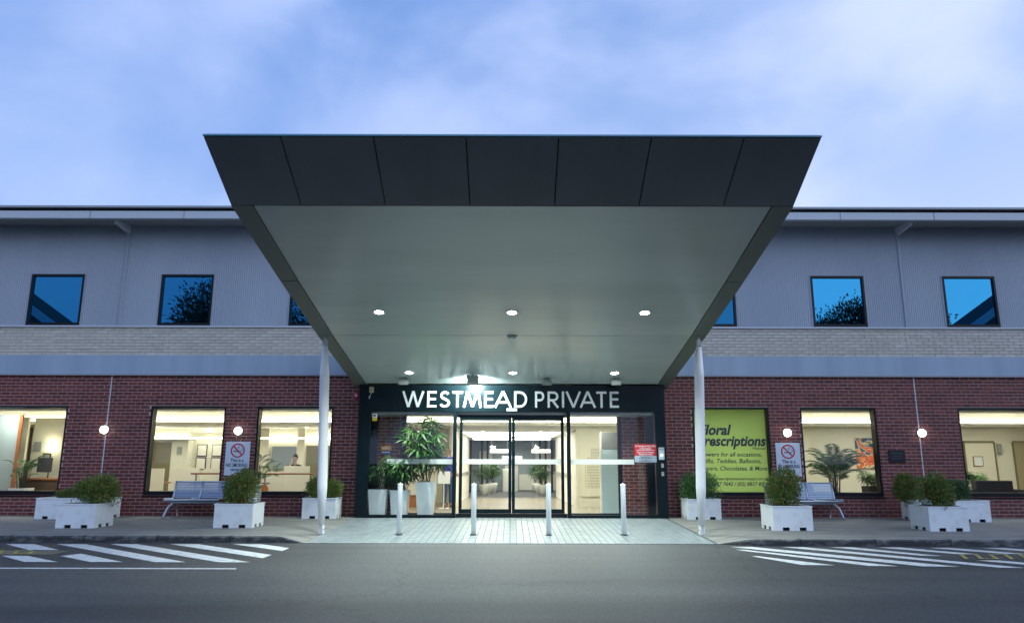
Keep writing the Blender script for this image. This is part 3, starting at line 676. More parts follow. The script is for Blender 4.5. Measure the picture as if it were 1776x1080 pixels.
# sign lettering: each letter is cut from strokes
LET = mat('letter_white', (.9, .92, .92), .4)
SW = .135
def stroke(mb, pts, w, y0, y1, sc, ox, oz, k=0):
    # mitred polyline prism
    P = [Vector((p[0], p[1])) for p in pts]; n = len(P); Lf = []; Rt = []
    for i in range(n):
        d0 = (P[i] - P[i - 1]).normalized() if i else None; d1 = (P[i + 1] - P[i]).normalized() if i < n - 1 else None
        if d0 is None: nn = Vector((-d1.y, d1.x)); s = 1
        elif d1 is None: nn = Vector((-d0.y, d0.x)); s = 1
        else:
            n0 = Vector((-d0.y, d0.x)); n1_ = Vector((-d1.y, d1.x)); nn = (n0 + n1_).normalized(); s = min(2.0, 1 / max(.3, nn.dot(n0)))
        Lf.append(P[i] + nn * w / 2 * s); Rt.append(P[i] - nn * w / 2 * s)
    for i in range(n - 1):
        q = [Lf[i], Lf[i + 1], Rt[i + 1], Rt[i]]
        f = [(ox + v.x * sc, y0 - k * .0015, oz + v.y * sc) for v in q]; bk = [(ox + v.x * sc, y1, oz + v.y * sc) for v in q]
        mb.hexa(f + bk)
def arc(cx, cz, rx, rz, a0, a1, n=14): return [(cx + rx * math.cos(math.radians(a0 + (a1 - a0) * i / n)), cz + rz * math.sin(math.radians(a0 + (a1 - a0) * i / n))) for i in range(n + 1)]
h_ = SW / 2
def glyph(ch, W):
    t_ = 1 - h_
    if ch == 'W': return [[(h_, 1), (W * .29, .0 + .02)], [(W * .29, .02), (W * .5, 1)], [(W * .5, 1), (W * .71, .02)], [(W * .71, .02), (W - h_, 1)]]
    if ch == 'M': return [[(h_, 0), (W * .22, 1)], [(W * .22, 1), (W * .5, .05)], [(W * .5, .05), (W * .78, 1)], [(W * .78, 1), (W - h_, 0)]]
    if ch == 'E': return [[(h_, 0), (h_, 1)], [(SW, t_), (W, t_)], [(SW, .52), (W * .94, .52)], [(SW, h_), (W, h_)]]
    if ch == 'T': return [[(W / 2, 0), (W / 2, 1 - SW)], [(0, t_), (W, t_)]]
    if ch == 'A': return [[(h_ * .6, 0), (W / 2, 1.0)], [(W / 2, 1.0), (W - h_ * .6, 0)], [(W * .24, .32), (W * .76, .32)]]
    if ch == 'V': return [[(h_ * .6, 1), (W / 2, .02)], [(W / 2, .02), (W - h_ * .6, 1)]]
    if ch == 'I': return [[(W / 2, 0), (W / 2, 1)]]
    if ch == 'D': return [[(h_, 0), (h_, 1)], [(SW, h_)] + arc(W * .42, .5, W * .58 - h_, .5 - h_, -90, 90, 18) + [(SW, t_)]]
    if ch == 'P' or ch == 'R':
        r = [[(h_, 0), (h_, 1)], [(SW, .46)] + arc(W * .55, .695, W * .45 - h_, .235, -90, 90, 14) + [(SW, t_)]]
        if ch == 'R': r.append([(W * .48, .42), (W - h_ * .4, 0)])
        return r
    if ch == 'S':
        return [arc(W * .5, .735, W * .44 - h_, .265 - h_, 25, 180, 12)[:-1] + arc(W * .5, .735, W * .44 - h_, .265 - h_, 180, 262, 6) + arc(W * .48, .275, W * .50 - h_, .275 - h_, 78, 0, 6)[1:] + arc(W * .48, .275, W * .50 - h_, .275 - h_, 0, -158, 14)[1:]]
sign = thing('building_sign', 'large white capital letters across the black header above the doors', 'sign', (0, YP, 2.675))
CH = .405
for ch, p0, p1 in [('W', 698.5, 737), ('E', 742, 758), ('S', 763.5, 781.5), ('T', 785.5, 803), ('M', 804, 836.5), ('E', 840.5, 856), ('A', 858, 887.5), ('D', 892, 914.5),
                   ('P', 928, 944), ('R', 949.8, 968.5), ('I', 973.8, 979), ('V', 981.5, 1007), ('A', 1005.5, 1032.5), ('T', 1034, 1051.5), ('E', 1057, 1072.5)]:
    x0, x1 = (p0 - 888) / 68.6, (p1 - 888) / 68.6; mb = MB(); W = (x1 - x0) / CH
    for k, st in enumerate(glyph(ch, W)): stroke(mb, st, SW, -.03, -.001, CH, 0, 0, k)
    mb.obj('letter', LET, sign, loc=(x0, 0, 0))

# ------------------------------------------------------------------ canopy
can = thing('entrance_canopy', 'large grey wedge canopy rising outward over the entrance on two white columns', 'canopy')
WI, WO = 3.70, 4.0
prof_s = [(-9.02, 4.915), (-6.66, 4.40), (-4.06, 3.885), (YP, 3.262)]    # soffit line front -> wall
def sz(y):
    for (a, za), (b2, zb) in zip(prof_s, prof_s[1:]):
        if a <= y <= b2: return za + (zb - za) * (y - a) / (b2 - a)
    return prof_s[-1][1] if y > 0 else prof_s[0][1]
for (y0, y1) in ((-9.0, -4.068), (-4.052, YP)):
    n = 6; mb = MB()
    ys = [y0 + (y1 - y0) * i / n for i in range(n + 1)]
    for i in range(n):
        a, b2 = ys[i], ys[i + 1]
        mb.hexa([(-WI + .012, a, sz(a) + .012), (WI - .012, a, sz(a) + .012), (WI - .012, a, sz(a) + .05), (-WI + .012, a, sz(a) + .05), (-WI + .012, b2, sz(b2) + .012), (WI - .012, b2, sz(b2) + .012), (WI - .012, b2, sz(b2) + .05), (-WI + .012, b2, sz(b2) + .05)])
    mb.obj('soffit_panel', SOFF, can)
for s in (-1, 1):
    for (a, b2) in ((-9.02, -6.67), (-6.65, -4.07), (-4.05, -.002)):
        za, zb = sz(a), sz(min(b2, YP)) - (0 if b2 < YP else .17 * (b2 - YP))
        x0, x1 = (s * WI, s * WO) if s > 0 else (s * WO, s * WI)
        MB().hexa([(x0, a, za), (x1, a, za), (x1, a, za + .15), (x0, a, za + .15), (x0, b2, zb), (x1, b2, zb), (x1, b2, zb + .15), (x0, b2, zb + .15)]).obj('edge_panel', EDGE, can)
    # outer side fascia
    xs_ = s * WO
    MB().hexa([(xs_ - .03 * s, -9.02, 4.925), (xs_, -9.02, 4.925), (xs_, -10.08, 5.468), (xs_ - .03 * s, -10.08, 5.468), (xs_ - .03 * s, -.002, 3.30), (xs_, -.002, 3.30), (xs_, -.002, 4.3), (xs_ - .03 * s, -.002, 4.3)]).obj('side_fascia', FASC, can)
fx = [-4.0, -3.0, -1.8, -.6, .6, 1.8, 3.0, 4.0]
for i in range(7):
    a, b2 = fx[i] + .008, fx[i + 1] - .008; zt = R.uniform(-.003, .003)
    MB().hexa([(a, -9.035, 4.922), (b2, -9.035, 4.922), (b2, -10.10 + zt, 5.465), (a, -10.10 + zt, 5.465), (a, -9.0, 4.96), (b2, -9.0, 4.96), (b2, -10.07, 5.49), (a, -10.07, 5.49)]).obj('fascia_panel', FASC, can)
MB().hexa([(-3.99, -8.99, 4.975), (3.99, -8.99, 4.975), (3.99, -10.05, 5.49), (-3.99, -10.05, 5.49), (-3.99, -8.95, 5.0), (3.99, -8.95, 5.0), (3.99, -10.0, 5.50), (-3.99, -10.0, 5.50)]).obj('fascia_backing', BLACK, can)
MB().box(-4.0, 4.0, -10.12, -10.06, 5.474, 5.492).obj('edge_trim', mat('trim_blue', (.10, .30, .42), .35), can)
MB().hexa([(-4.0, -10.05, 5.502), (4.0, -10.05, 5.502), (4.0, -10.05, 5.53), (-4.0, -10.05, 5.53), (-4.0, -.002, 4.3), (4.0, -.002, 4.3), (4.0, -.002, 4.34), (-4.0, -.002, 4.34)]).obj('canopy_roof', ROOF, can)
# raked columns, spindle tapered, on steel pins
def column(s):
    foot = Vector((s * 3.80, -3.72, apron_z(-3.72))); head = Vector((s * 3.86, -4.0, sz(-4.0)))
    d = (head - foot); Ln = d.length; q = d.to_track_quat('Z', 'Y').to_euler()
    sh = MB().lathe([(.058, .20), (.097, .90), (.100, .93), (.097, .95), (.097, Ln - .78), (.100, Ln - .765), (.096, Ln - .74), (.056, Ln - .20)], 28).obj('column', COLM, can, True, foot)
    sh.rotation_euler = q
    MB().box(-.045, -.022, -.04, .04, .02, .205).box(.022, .045, -.04, .04, .02, .205).box(-.012, .012, -.035, .035, -.02, .17).obj('foot_pin', WHITE, sh)
    MB().lathe([(.014, -.06), (.014, .06)], 10).obj('pin_bolt', CHROME, sh, loc=(0, 0, .11)).rotation_euler = (0, PI / 2, 0)
    MB().box(-.04, -.018, -.035, .035, Ln - .205, Ln - .05).box(.018, .04, -.035, .035, Ln - .205, Ln - .05).box(-.012, .012, -.03, .03, Ln - .17, Ln + .02).obj('head_pin', CHROME, sh)
for s in (-1, 1): column(s)
LIGHTS = [(-2.53, -5.28), (0, -5.28), (2.53, -5.28), (-2.47, -1.42), (0.02, -1.42), (2.47, -1.42)]
for i, (x, y) in enumerate(LIGHTS):
    z = sz(y) + .012
    dl = MB().lathe([(.085, 0), (.125, 0), (.125, -.014), (.10, -.02), (.085, -.012)], 24, 0, 0, 0, False).obj('downlight', WHITE, can, True, (x, y, z))
    dl.rotation_euler.x = -math.atan(.2)
    MB().lathe([(.001, -.006), (.088, -.006)], 24, 0, 0, 0, False).obj('lens', LENS, dl)
    sp = bpy.data.lights.new('downlight_lamp', 'SPOT'); sp.energy = 640 if i < 3 else 500; sp.spot_size = math.radians(128); sp.spot_blend = 1.0; sp.shadow_soft_size = .09
    sp.color = (0.86, 1.0, 0.96); so = link('downlight_lamp', sp, dl, (0, 0, -.06))

# ------------------------------------------------------------------ things fixed to the entrance
def soffit_box(x, y, label):
    th = thing('soffit_sensor', label, 'sensor', (x, y, sz(y) + .012), 'small boxes under the canopy soffit')
    MB().box(-.06, .06, -.05, .05, -.05, 0).obj('bracket', FIXT, th)
    bevel(MB().box(-.12, .12, -.10, .06, -.17, -.05).obj('housing', FIXT, th), .01)
soffit_box(-2.66, -.95, 'grey box sensor under the soffit at the left end above the name sign')
soffit_box(.86, -.95, 'grey box sensor under the soffit right of the middle rear downlight')
soffit_box(2.56, -.95, 'grey box sensor under the soffit at the right end above the name sign')
fl = thing('floodlight', 'bright floodlight on the soffit shining at the name sign', 'floodlight', (-.94, -1.30, sz(-1.30) + .012))
MB().box(-.02, .02, -.03, .03, -.10, 0).obj('arm', FIXT, fl)
MB().box(-.16, -.14, -.02, .02, -.12, -.03).box(.14, .16, -.02, .02, -.12, -.03).box(-.16, .16, -.02, .02, -.035, -.02).obj('yoke', FIXT, fl)
hd = MB().box(-.135, .135, -.12, .05, -.24, -.05).obj('housing', FIXT, fl); bevel(hd, .012)
MB().quad((-.11, .0515, -.22), (.11, .0515, -.22), (.11, .0515, -.07), (-.11, .0515, -.07)).obj('lens', FLOODL, hd)
fd = bpy.data.lights.new('floodlight_lamp', 'SPOT'); fd.energy = 400; fd.spot_size = math.radians(160); fd.spot_blend = .9; fd.shadow_soft_size = .06; fd.color = (.80, 1.0, .98)
fo = link('floodlight_lamp', fd, fl, (0, .10, -.14)); fo.rotation_euler = (math.radians(78), 0, 0)
sm = thing('smoke_detector', 'small round detector hanging under the middle of the canopy', 'detector', (0, -4.0, sz(-4.0) + .012))
MB().lathe([(.06, -.03), (.10, -.02), (.11, 0)], 20).obj('base', FIXT, sm, True); MB().lathe([(.03, -.06), (.065, -.05), (.07, -.03)], 20).obj('dome', WHITE, sm, True)
al = thing('alarm_bell', 'round red alarm bell on the brick beside the black header', 'alarm', (-4.0, -.004, 3.0))
o = MB().lathe([(.10, 0), (.10, .03), (.08, .05), (.03, .055)], 24).obj('bell', mat('alarm_red', (.42, .03, .07), .35), al, True); o.rotation_euler.x = PI / 2
o = MB().lathe([(.035, .055), (.03, .07)], 16).obj('strobe', WHITE, al, True); o.rotation_euler.x = PI / 2
cc = thing('security_sensor', 'beige security sensor box with loose cable at the left of the header', 'sensor', (-3.53, YP, 3.02))
MB().box(-.05, .05, -.10, -.001, .02, .16).obj('housing', CAMB, cc); MB().box(-.02, .02, -.103, -.1, .05, .09).obj('lens', ORANGE, cc)
MB().tube([(.0, -.05, .02), (-.02, -.06, -.04), (-.06, -.05, -.1), (-.05, -.04, -.14), (-.03, -.05, -.06)], .006, 6).obj('cable', SIGNW, cc)
stk = thing('camera_sticker', 'small white and yellow camera notice at the top of the left porch post', 'sticker', (-3.44, YP + .05, 2.36))
MB().box(-.06, .06, 0, .004, .06, .16).obj('upper_half', WHITE, stk); MB().box(-.06, .06, 0, .004, -.02, .058).obj('lower_half', YELLOW, stk)
MB().box(-.045, .03, -.003, -.001, .10, .13).box(-.02, .0, -.003, -.001, .08, .10).obj('camera_symbol', INK, stk)
ors = thing('porch_notice', 'small orange and blue notice on the brick inside the porch', 'notice', (-3.25, .33, 1.62))
MB().box(-.14, .14, -.005, .003, .0, .12).obj('orange_half', mat('notice_orange', (.75, .30, .02), .5), ors); MB().box(-.14, .14, -.005, .003, -.1, -.004).obj('blue_half', mat('notice_blue', (.01, .06, .32), .5), ors)
mb = MB()
for k in range(5): mb.box(-.10 + k * .042, -.07 + k * .042, -.008, -.006, .035, .08)
mb.box(-.11, .10, -.008, -.006, -.055, -.03); mb.obj('print', WHITE, ors)
rs = thing('emergency_notice', 'red and grey hospital notice on the glass at the right of the doors', 'sign', (3.33, YP + .04, 1.55))
MB().box(-.275, .275, 0, .006, -.05, .23).obj('red_panel', RED, rs); MB().box(-.275, .275, 0, .006, -.21, -.053).obj('grey_panel', mat('notice_grey', (.36, .42, .48), .5), rs)
for z, tx, sz_, w in [(.165, 'No Emergency Dept. (E.D.)', .06, .51), (.105, 'at this hospital.', .06, .30), (.015, 'Nearest E.D. at Westmead', .055, .42), (-.035, 'Hospital, Darcy Road', .055, .34)]:
    text('print', tx, 0, -.003, z, sz_, WHITE, rs, bold=.0006, width=w)
MB().box(-.22, .22, -.004, -.001, .077, .087).obj('print_rule', WHITE, rs)
mb = MB()
for z, w in ((-.085, .12), (-.115, .17), (-.15, .12), (-.185, .17)):
    x = -w
    while x < w - .02:
        q = R.uniform(.015, .05); mb.box(x, min(w, x + q), -.003, -.001, z - .006, z + .008); x += q + .012
mb.obj('fine_print', INK, rs)
kp = thing('entry_intercom', 'pale door intercom with a lit blue button on the right porch post', 'intercom', (3.715, YP, 1.55))
bevel(MB().box(-.07, .07, -.03, .002, -.15, .15).obj('housing', mat('intercom_grey', (.45, .55, .55), .4), kp), .008)
o = MB().lathe([(.035, 0), (.035, .006)], 18).obj('lit_button', emat('button_glow', (.45, .5, 1.0), 2.5), kp, loc=(.0, -.031, -.04)); o.rotation_euler.x = PI / 2
MB().box(-.06, .06, -.034, -.031, .09, .13).obj('display', GREYP, kp)
for z, lb in ((1.26, 'small key switch with a red light under the intercom'), (1.06, 'small key switch lowest on the right porch post')):
    ks = thing('key_switch', lb, 'switch', (3.73, YP, z)); MB().box(-.03, .03, -.015, .002, -.05, .05).obj('plate', FIXT, ks)
    MB().box(-.01, .01, -.019, -.015, .01, .03).obj('indicator', RED if z > 1.2 else DARK, ks)

# wall lamps: round opal bulkheads
def wall_lamp(x, z, label):
    th = thing('wall_lamp', label, 'wall lamp', (x, -.003, z), 'round lit lamps on the brick wall')
    o = MB().lathe([(.108, 0), (.108, .03), (.098, .035)], 28).obj('backplate', WHITE, th, True); o.rotation_euler.x = PI / 2
    o = MB().lathe([(.098, .036), (.094, .075), (.078, .105), (.045, .122), (.001, .127)], 28, 0, 0, 0, False).obj('globe', LAMPG, th, True); o.rotation_euler.x = PI / 2
wall_lamp(-10.40, 2.12, 'lit round wall lamp left of the reception windows, leftmost')
wall_lamp(-6.98, 2.10, 'lit round wall lamp above the left no smoking sign')
wall_lamp(7.03, 2.08, 'lit round wall lamp above the right no smoking sign')
wall_lamp(10.46, 2.08, 'lit round wall lamp beside the dark plaque, rightmost')

# no smoking signs
def smoke_sign(x, label):
    th = thing('no_smoking_sign', label, 'sign', (x, -.006, 1.44), 'no smoking signs on the brick wall')
    bevel(MB().box(-.31, .31, -.012, 0, -.45, .39).obj('board', SIGNW, th), .004)
    ring = MB(); n = 40
    for k in range(n):
        a, b2 = 2 * PI * k / n, 2 * PI * (k + 1) / n
        f = [(r_ * math.cos(q), -.016, .17 + r_ * math.sin(q)) for q, r_ in ((a, .145), (b2, .145), (b2, .178), (a, .178))]
        ring.quad(f[1], f[0], f[3], f[2])
    ring.obj('prohibition_ring', RED, th)
    mb = MB(); stroke(mb, [(-.112, .112), (.112, -.112)], .032, -.0175, -.0165, 1, 0, .17); mb.obj('prohibition_bar', RED, th)
    MB().box(-.105, .05, -.0155, -.0125, .138, .160).box(.058, .09, -.0155, -.0125, .138, .160).obj('cigarette_symbol', INK, th)
    mb = MB(); stroke(mb, arc(.045, .07, .03, .03, 60, 270, 8), .012, -.0155, -.0125, 1, 0, .17); stroke(mb, arc(.085, .02, .03, .03, 90, -60, 8), .012, -.0155, -.0125, 1, 0, .17); mb.obj('smoke_symbol', INK, th)
    for z, tx, s, w in [(-.115, 'This is a', .12, .34), (-.235, 'NO SMOKING', .125, .54), (-.335, 'campus', .11, .30)]:
        text('print', tx, 0, -.0145, z, s, INK, th, bold=.002, width=w)
smoke_sign(-6.96, 'white no smoking sign under a round lamp behind the left shrub')
smoke_sign(7.02, 'white no smoking sign under a round lamp between the green window and the painting')
pl = thing('wall_plaque', 'dark metal plaque on the brick right of the painting window', 'plaque', (9.78, -.004, 1.50))
bevel(MB().box(-.21, .21, -.02, 0, -.16, .16).obj('plate', mat('bronze', (.03, .03, .04), .4, metal=.6), pl), .006)
MB().box(-.15, .15, -.023, -.0205, .06, .09).box(-.12, .12, -.023, -.0205, .0, .02).box(-.14, .14, -.023, -.0205, -.06, -.04).obj('raised_lines', mat('bronze_edge', (.08, .08, .09), .4, metal=.6), pl)

# green shop film in its window
gf = thing('window_advert', 'green florist advertisement filling the window right of the entrance', 'advertisement', (5.615, .17, 0))
MB().quad((-.935, 0, .60), (.935, 0, .60), (.935, 0, 2.685), (-.935, 0, 2.685)).obj('film', VINYL, gf)
SER = INK
for z, tx, s, w, xr, bo in [(2.04, 'Floral', .36, .84, .0, .011), (1.76, 'Prescriptions', .36, 1.76, .90, .011), (1.665, 'Westmead', .085, .34, .90, 0.001),
                            (1.49, 'Flowers for all occasions,', .15, 1.60, .80, .002), (1.325, 'Gifts, Teddies, Balloons,', .15, 1.52, .77, .002), (1.14, 'Hampers, Chocolates, & More', .15, 1.84, .915, .002),
                            (.90, 'www.floralprescriptionswestmead.com.au', .10, 1.84, .92, .0015), (.76, '(02) 9687 7642 / (02) 8837 8900', .13, 1.70, .915, .002)]:
    me = text_mesh(tx, s, SER, 'RIGHT', .25, bo)
    o = link('print', me, gf, (xr, -.004, z)); o.rotation_euler.x = PI / 2
    xs_ = [v.co.x for v in me.vertices]; o.scale.x = w / (max(xs_) - min(xs_))

# ------------------------------------------------------------------ bollards
def bollard():
    th = thing('bollard', '', 'bollard', (0, 0, 0), 'white bollards across the paved apron')
    MB().lathe([(.051, .0), (.051, .955), (.050, .965)], 24).obj('post', WHITE, th, True)
    MB().lathe([(.054, .965), (.054, .99), (.048, .998), (.014, 1.0), (.012, 1.018), (.001, 1.02)], 24, cap=False).obj('cap', WHITE, th, True)
    MB().lathe([(.074, .0), (.074, .012), (.06, .016)], 24).obj('base_ring', DARK, th)
    return th
b0 = bollard()
for i, (x, lb) in enumerate([(-2.25, 'leftmost white bollard, in front of the tall potted palms'), (-.76, 'white bollard in front of the left edge of the sliding doors'),
                             (.745, 'white bollard in front of the right sliding door'), (2.25, 'rightmost white bollard, in front of the brick beside the notice')]):
    o = b0 if i == 0 else dup(b0); o.location = (x, -3.73, apron_z(-3.73)); o['label'] = lb

# ------------------------------------------------------------------ planters
def planter_mesh():
    th = thing('planter_box', '', 'planter', (0, 0, 0), 'white box planters along the front')
    W2, D2, H = .40, .36, .46
    mb = MB(); t_ = .03
    # walls with fork slots at the base
    def wall(p0, p1, L_, nrm):
        # slots: two per side
        s = L_ / 2; sl = [(-.21 * L_ - .05, -.21 * L_ + .09), (.24 * L_ - .07, .24 * L_ + .07)]
        xs2 = [-s, sl[0][0], sl[0][1], sl[1][0], sl[1][1], s]
        for i in range(5):
            z0 = 0 if i % 2 == 0 else .065
            a, b2 = xs2[i], xs2[i + 1]
            if nrm[0] == 0:
                y0, y1 = sorted((nrm[1] * D2, nrm[1] * (D2 - t_))); mb.box(a, b2, y0, y1, z0, H)
            else:
                x0, x1 = sorted((nrm[0] * W2, nrm[0] * (W2 - t_))); mb.box(x0, x1, a, b2, z0, H)
    wall(0, 0, 2 * W2, (0, -1)); wall(0, 0, 2 * W2, (0, 1)); wall(0, 0, 2 * D2 - 2 * t_, (1, 0)); wall(0, 0, 2 * D2 - 2 * t_, (-1, 0))
    mb.obj('box', PLANT, th)
    r_ = .012
    MB().box(-W2 - r_, W2 + r_, -D2 - r_, -D2 + .035, H, H + .022).box(-W2 - r_, W2 + r_, D2 - .035, D2 + r_, H, H + .022).box(-W2 - r_, -W2 + .035, -D2 + .035, D2 - .035, H, H + .022).box(W2 - .035, W2 + r_, -D2 + .035, D2 - .035, H, H + .022).obj('rim', PLANT, th)
    MB().box(-W2 + t_, W2 - t_, -D2 + t_, D2 - t_, .40, .43).obj('soil', SOIL, th)
    MB().box(-W2 + .05, W2 - .05, -D2 + .05, D2 - .05, .004, .064).obj('pallet_base', BLACK, th)
    return th
P0 = planter_mesh()
PL = [(-8.945, -3.02, 'white box planter nearest the kerb on the far left'), (-5.76, -2.90, 'white box planter in front of the left corrugated bin'),
      (5.69, -3.24, 'white box planter in front of the right corrugated bin'), (8.81, -3.30, 'white box planter nearest the kerb on the far right'),
      (-10.86, -.70, 'white box planter against the wall, leftmost of all'), (-10.04, -.66, 'white box planter against the wall partly behind the far left front planter'),
      (-4.63, -.44, 'white box planter by the wall beside the left column'), (4.62, -.46, 'white box planter by the wall beside the right column'),
      (9.93, -.80, 'white box planter against the wall half hidden behind the far right front planter'), (10.72, -1.02, 'white box planter under the rightmost window')]
for i, (x, y, lb) in enumerate(PL):
    o = P0 if i == 0 else dup(P0); o.location = (x, y, 0); o['label'] = lb; o.rotation_euler.z = R.uniform(-.012, .012)

# ------------------------------------------------------------------ foliage
def leaf_cloud(n, rx, ry, rz, ls, seed, lumps=9, zc=0.0):
    """leaf-sized blades through a lumpy crown"""
    rr = random.Random(seed); mb = MB()
    L_ = []
    for k in range(lumps):
        a = rr.uniform(0, 2 * PI); e = rr.uniform(-.9, 1.0); d = rr.uniform(.30, .58)
        L_.append((math.cos(a) * math.cos(e) * d * rx, math.sin(a) * math.cos(e) * d * ry, math.sin(e) * d * rz, rr.uniform(.42, .58)))
    for k in range(n):
        lx, ly, lz, lr = rr.choice(L_)
        while True:
            u = Vector((rr.gauss(0, 1), rr.gauss(0, 1), rr.gauss(0, 1)))
            if u.length > .01: break
        u.normalize(); q = lr * (rr.random() ** .28) * (1 + .22 * (rr.random() < .08))
        p = Vector((lx + u.x * q * rx, ly + u.y * q * ry, zc + lz + u.z * q * rz))
        d = (u + Vector((rr.gauss(0, .5), rr.gauss(0, .5), rr.gauss(0, .5) + .15))).normalized()
        sd_ = d.cross(Vector((rr.gauss(0, 1), rr.gauss(0, 1), rr.gauss(0, 1)))).normalized()
        nrm = d.cross(sd_); l = ls * rr.uniform(.7, 1.4); w = l * rr.uniform(.30, .45)
        a = p; b2 = p + d * l * .5 + sd_ * w * .5 + nrm * l * .07; c2 = p + d * l - nrm * l * .12; e2 = p + d * l * .5 - sd_ * w * .5 + nrm * l * .07
        mb.quad(tuple(a), tuple(b2), tuple(c2), tuple(e2))
    return mb
SH = [leaf_cloud(7200, .50, .48, .50, .054, s, 16) for s in (11, 12, 13)]
SHM = [s.mesh('foliage', LEAF_SHRUB) for s in SH]
SHD = leaf_cloud(5600, .48, .47, .46, .05, 21, 16).mesh('foliage', LEAF_DARK)
def shrub(x, y, sx, h, me, label, rz):
    th = thing('shrub', label, 'shrub', (x, y, .43), 'shrubs growing in the white planters', rz)
    o = link('foliage', me, th, (0, 0, h * .40)); o.scale = (sx, sx, h / .80); stuff(o)
    st = MB()
    for k in range(6):
        a = k * 1.05; st.tube([(0.06 * math.cos(a), .06 * math.sin(a), -.02), (.12 * math.cos(a), .12 * math.sin(a), h * .25), (.22 * math.cos(a) * sx, .22 * math.sin(a) * sx, h * .55)], [.012, .009, .005], 5)
    st.obj('stem', CANE, th)
shrub(-8.78, -3.0, .95, .66, SHM[0], 'wide bronze tinged shrub in the far left front planter', .3)
shrub(-5.72, -2.92, .82, .86, SHM[1], 'tall green shrub with a rusty patch in front of the left no smoking sign', 1.2)
shrub(5.70, -3.22, .86, .88, SHM[2], 'tall dense shrub in front of the right corrugated bin', 2.2)
shrub(8.84, -3.28, .90, .72, SHM[0], 'bronze tinged shrub in the far right front planter', 4.0)
shrub(-10.72, -.7, .62, .30, SHM[1], 'low sparse shrub in the leftmost wall planter', .5)
shrub(-10.0, -.66, .85, .62, SHM[2], 'shrub behind the far left front shrub against the brick', 2.9)
shrub(-4.62, -.44, .98, .62, SHM[1], 'flowering shrub beside the left column by the wall', 3.6)
shrub(4.60, -.46, 1.12, .80, SHD, 'round dark clipped shrub beside the right column', .8)
shrub(9.62, -.8, .92, .74, SHM[1], 'shrub peeking out on the left behind the far right front shrub', 1.9)
shrub(10.55, -1.02, .74, .62, SHD, 'small dark shrub in the planter under the rightmost window', 5.0)
FLW = mat('red_flowers', (.35, .02, .03), .6); mb = MB()
for k in range(60):
    a = R.uniform(PI, 2 * PI); z = R.uniform(.08, .5); r_ = .42 * math.sin(math.acos(min(1, abs(z - .3) / .36)))
    mb.quad(*[(r_ * math.cos(a) + dx, r_ * math.sin(a) - .03, z + dz) for dx, dz in ((-.014, 0), (0, -.014), (.014, 0), (0, .014))])
for o in list(COL.objects):
    if o.name.startswith('shrub') and 'flowering' in o.get('label', ''): stuff(mb.obj('flowers', FLW, o))

# palms -------------------------------------------------------------
def fan_frond(n, ln, seed):
    rr = random.Random(seed); mb = MB()
    for k in range(n):
        a = (k / (n - 1) - .5) * 4.4 + rr.uniform(-.08, .08); l = ln * (1 - .10 * abs(a)) * rr.uniform(.85, 1.1); w = l * .12
        dr = Vector((math.cos(a), math.sin(a), 0)); sd_ = Vector((-dr.y, dr.x, 0)); P = []
        for j, f in enumerate((0, .35, .72, 1)):
            z = .25 * f * l - .62 * l * f * f; ww = (.3, 1, .8, .08)[j] * w
            c0 = dr * (l * f * (1 - .12 * f)) + Vector((0, 0, z)); P.append((c0 + sd_ * ww / 2, c0 - sd_ * ww / 2))
        for j in range(3): mb.quad(tuple(P[j][0]), tuple(P[j + 1][0]), tuple(P[j + 1][1]), tuple(P[j][1]))
    return mb
FANS = [fan_frond(8, .34, s).mesh('frond', LEAF_PALM) for s in (1, 2, 3)]
FANSD = [fan_frond(8, .34, s).mesh('frond', LEAF_DARK) for s in (4, 5)]
def pinnate(ln, n, lw, seed, droop=.55):
    rr = random.Random(seed); mb = MB(); pts = []
    for j in range(9):
        f = j / 8; pts.append(Vector((ln * f * (1 - .15 * f), 0, ln * (.75 * f - droop * f * f * 1.35))))
    mb.tube(pts, [.008 - .0007 * j for j in range(9)], 5)
    for k in range(n):
        f = .18 + .82 * k / (n - 1); q = f * 8; i = min(7, int(q)); p = pts[i].lerp(pts[i + 1], q - i); d = (pts[i + 1] - pts[i]).normalized()
        for s in (-1, 1):
            l = lw * math.sin(PI * (.12 + .80 * f)) * rr.uniform(.85, 1.1) + .03
            dv = (d * .75 + Vector((0, s, -.28 + rr.uniform(-.1, .1)))).normalized(); nn = d * .016
            e = p + dv * l; m_ = p + dv * l * .5 + Vector((0, 0, .012))
            mb.quad(tuple(p - nn * .4), tuple(m_ - nn), tuple(e), tuple(m_ + nn))
    return mb
PIN = [pinnate(.95, 20, .26, s).mesh('frond', LEAF_PALM) for s in (1, 2)]
PIND = [pinnate(.8, 18, .22, s).mesh('frond', LEAF_DARK) for s in (3, 4)]
def tapered_pot(name_, label, x, y, z, h, wt, wb, group, m_=WHITE):
    th = thing(name_, label, 'plant pot', (x, y, z), group)
    a, b2 = wb / 2, wt / 2; t_ = .025
    mb = MB()
    bot = [(-a, -a, 0), (a, -a, 0), (a, a, 0), (-a, a, 0)]; top = [(-b2, -b2, h), (b2, -b2, h), (b2, b2, h), (-b2, b2, h)]
    inn = [(-b2 + t_, -b2 + t_, h), (b2 - t_, -b2 + t_, h), (b2 - t_, b2 - t_, h), (-b2 + t_, b2 - t_, h)]; dn = [(p[0], p[1], h - .05) for p in inn]
    for i in range(4):
        j = (i + 1) % 4; mb.quad(bot[i], bot[j], top[j], top[i]); mb.quad(top[i], top[j], inn[j], inn[i]); mb.quad(inn[i], inn[j], dn[j], dn[i])
    mb.quad(*bot[::-1]); mb.obj('pot', m_, th)
    MB().quad(*[(p[0], p[1], h - .045) for p in inn]).obj('soil', SOIL, th); return th
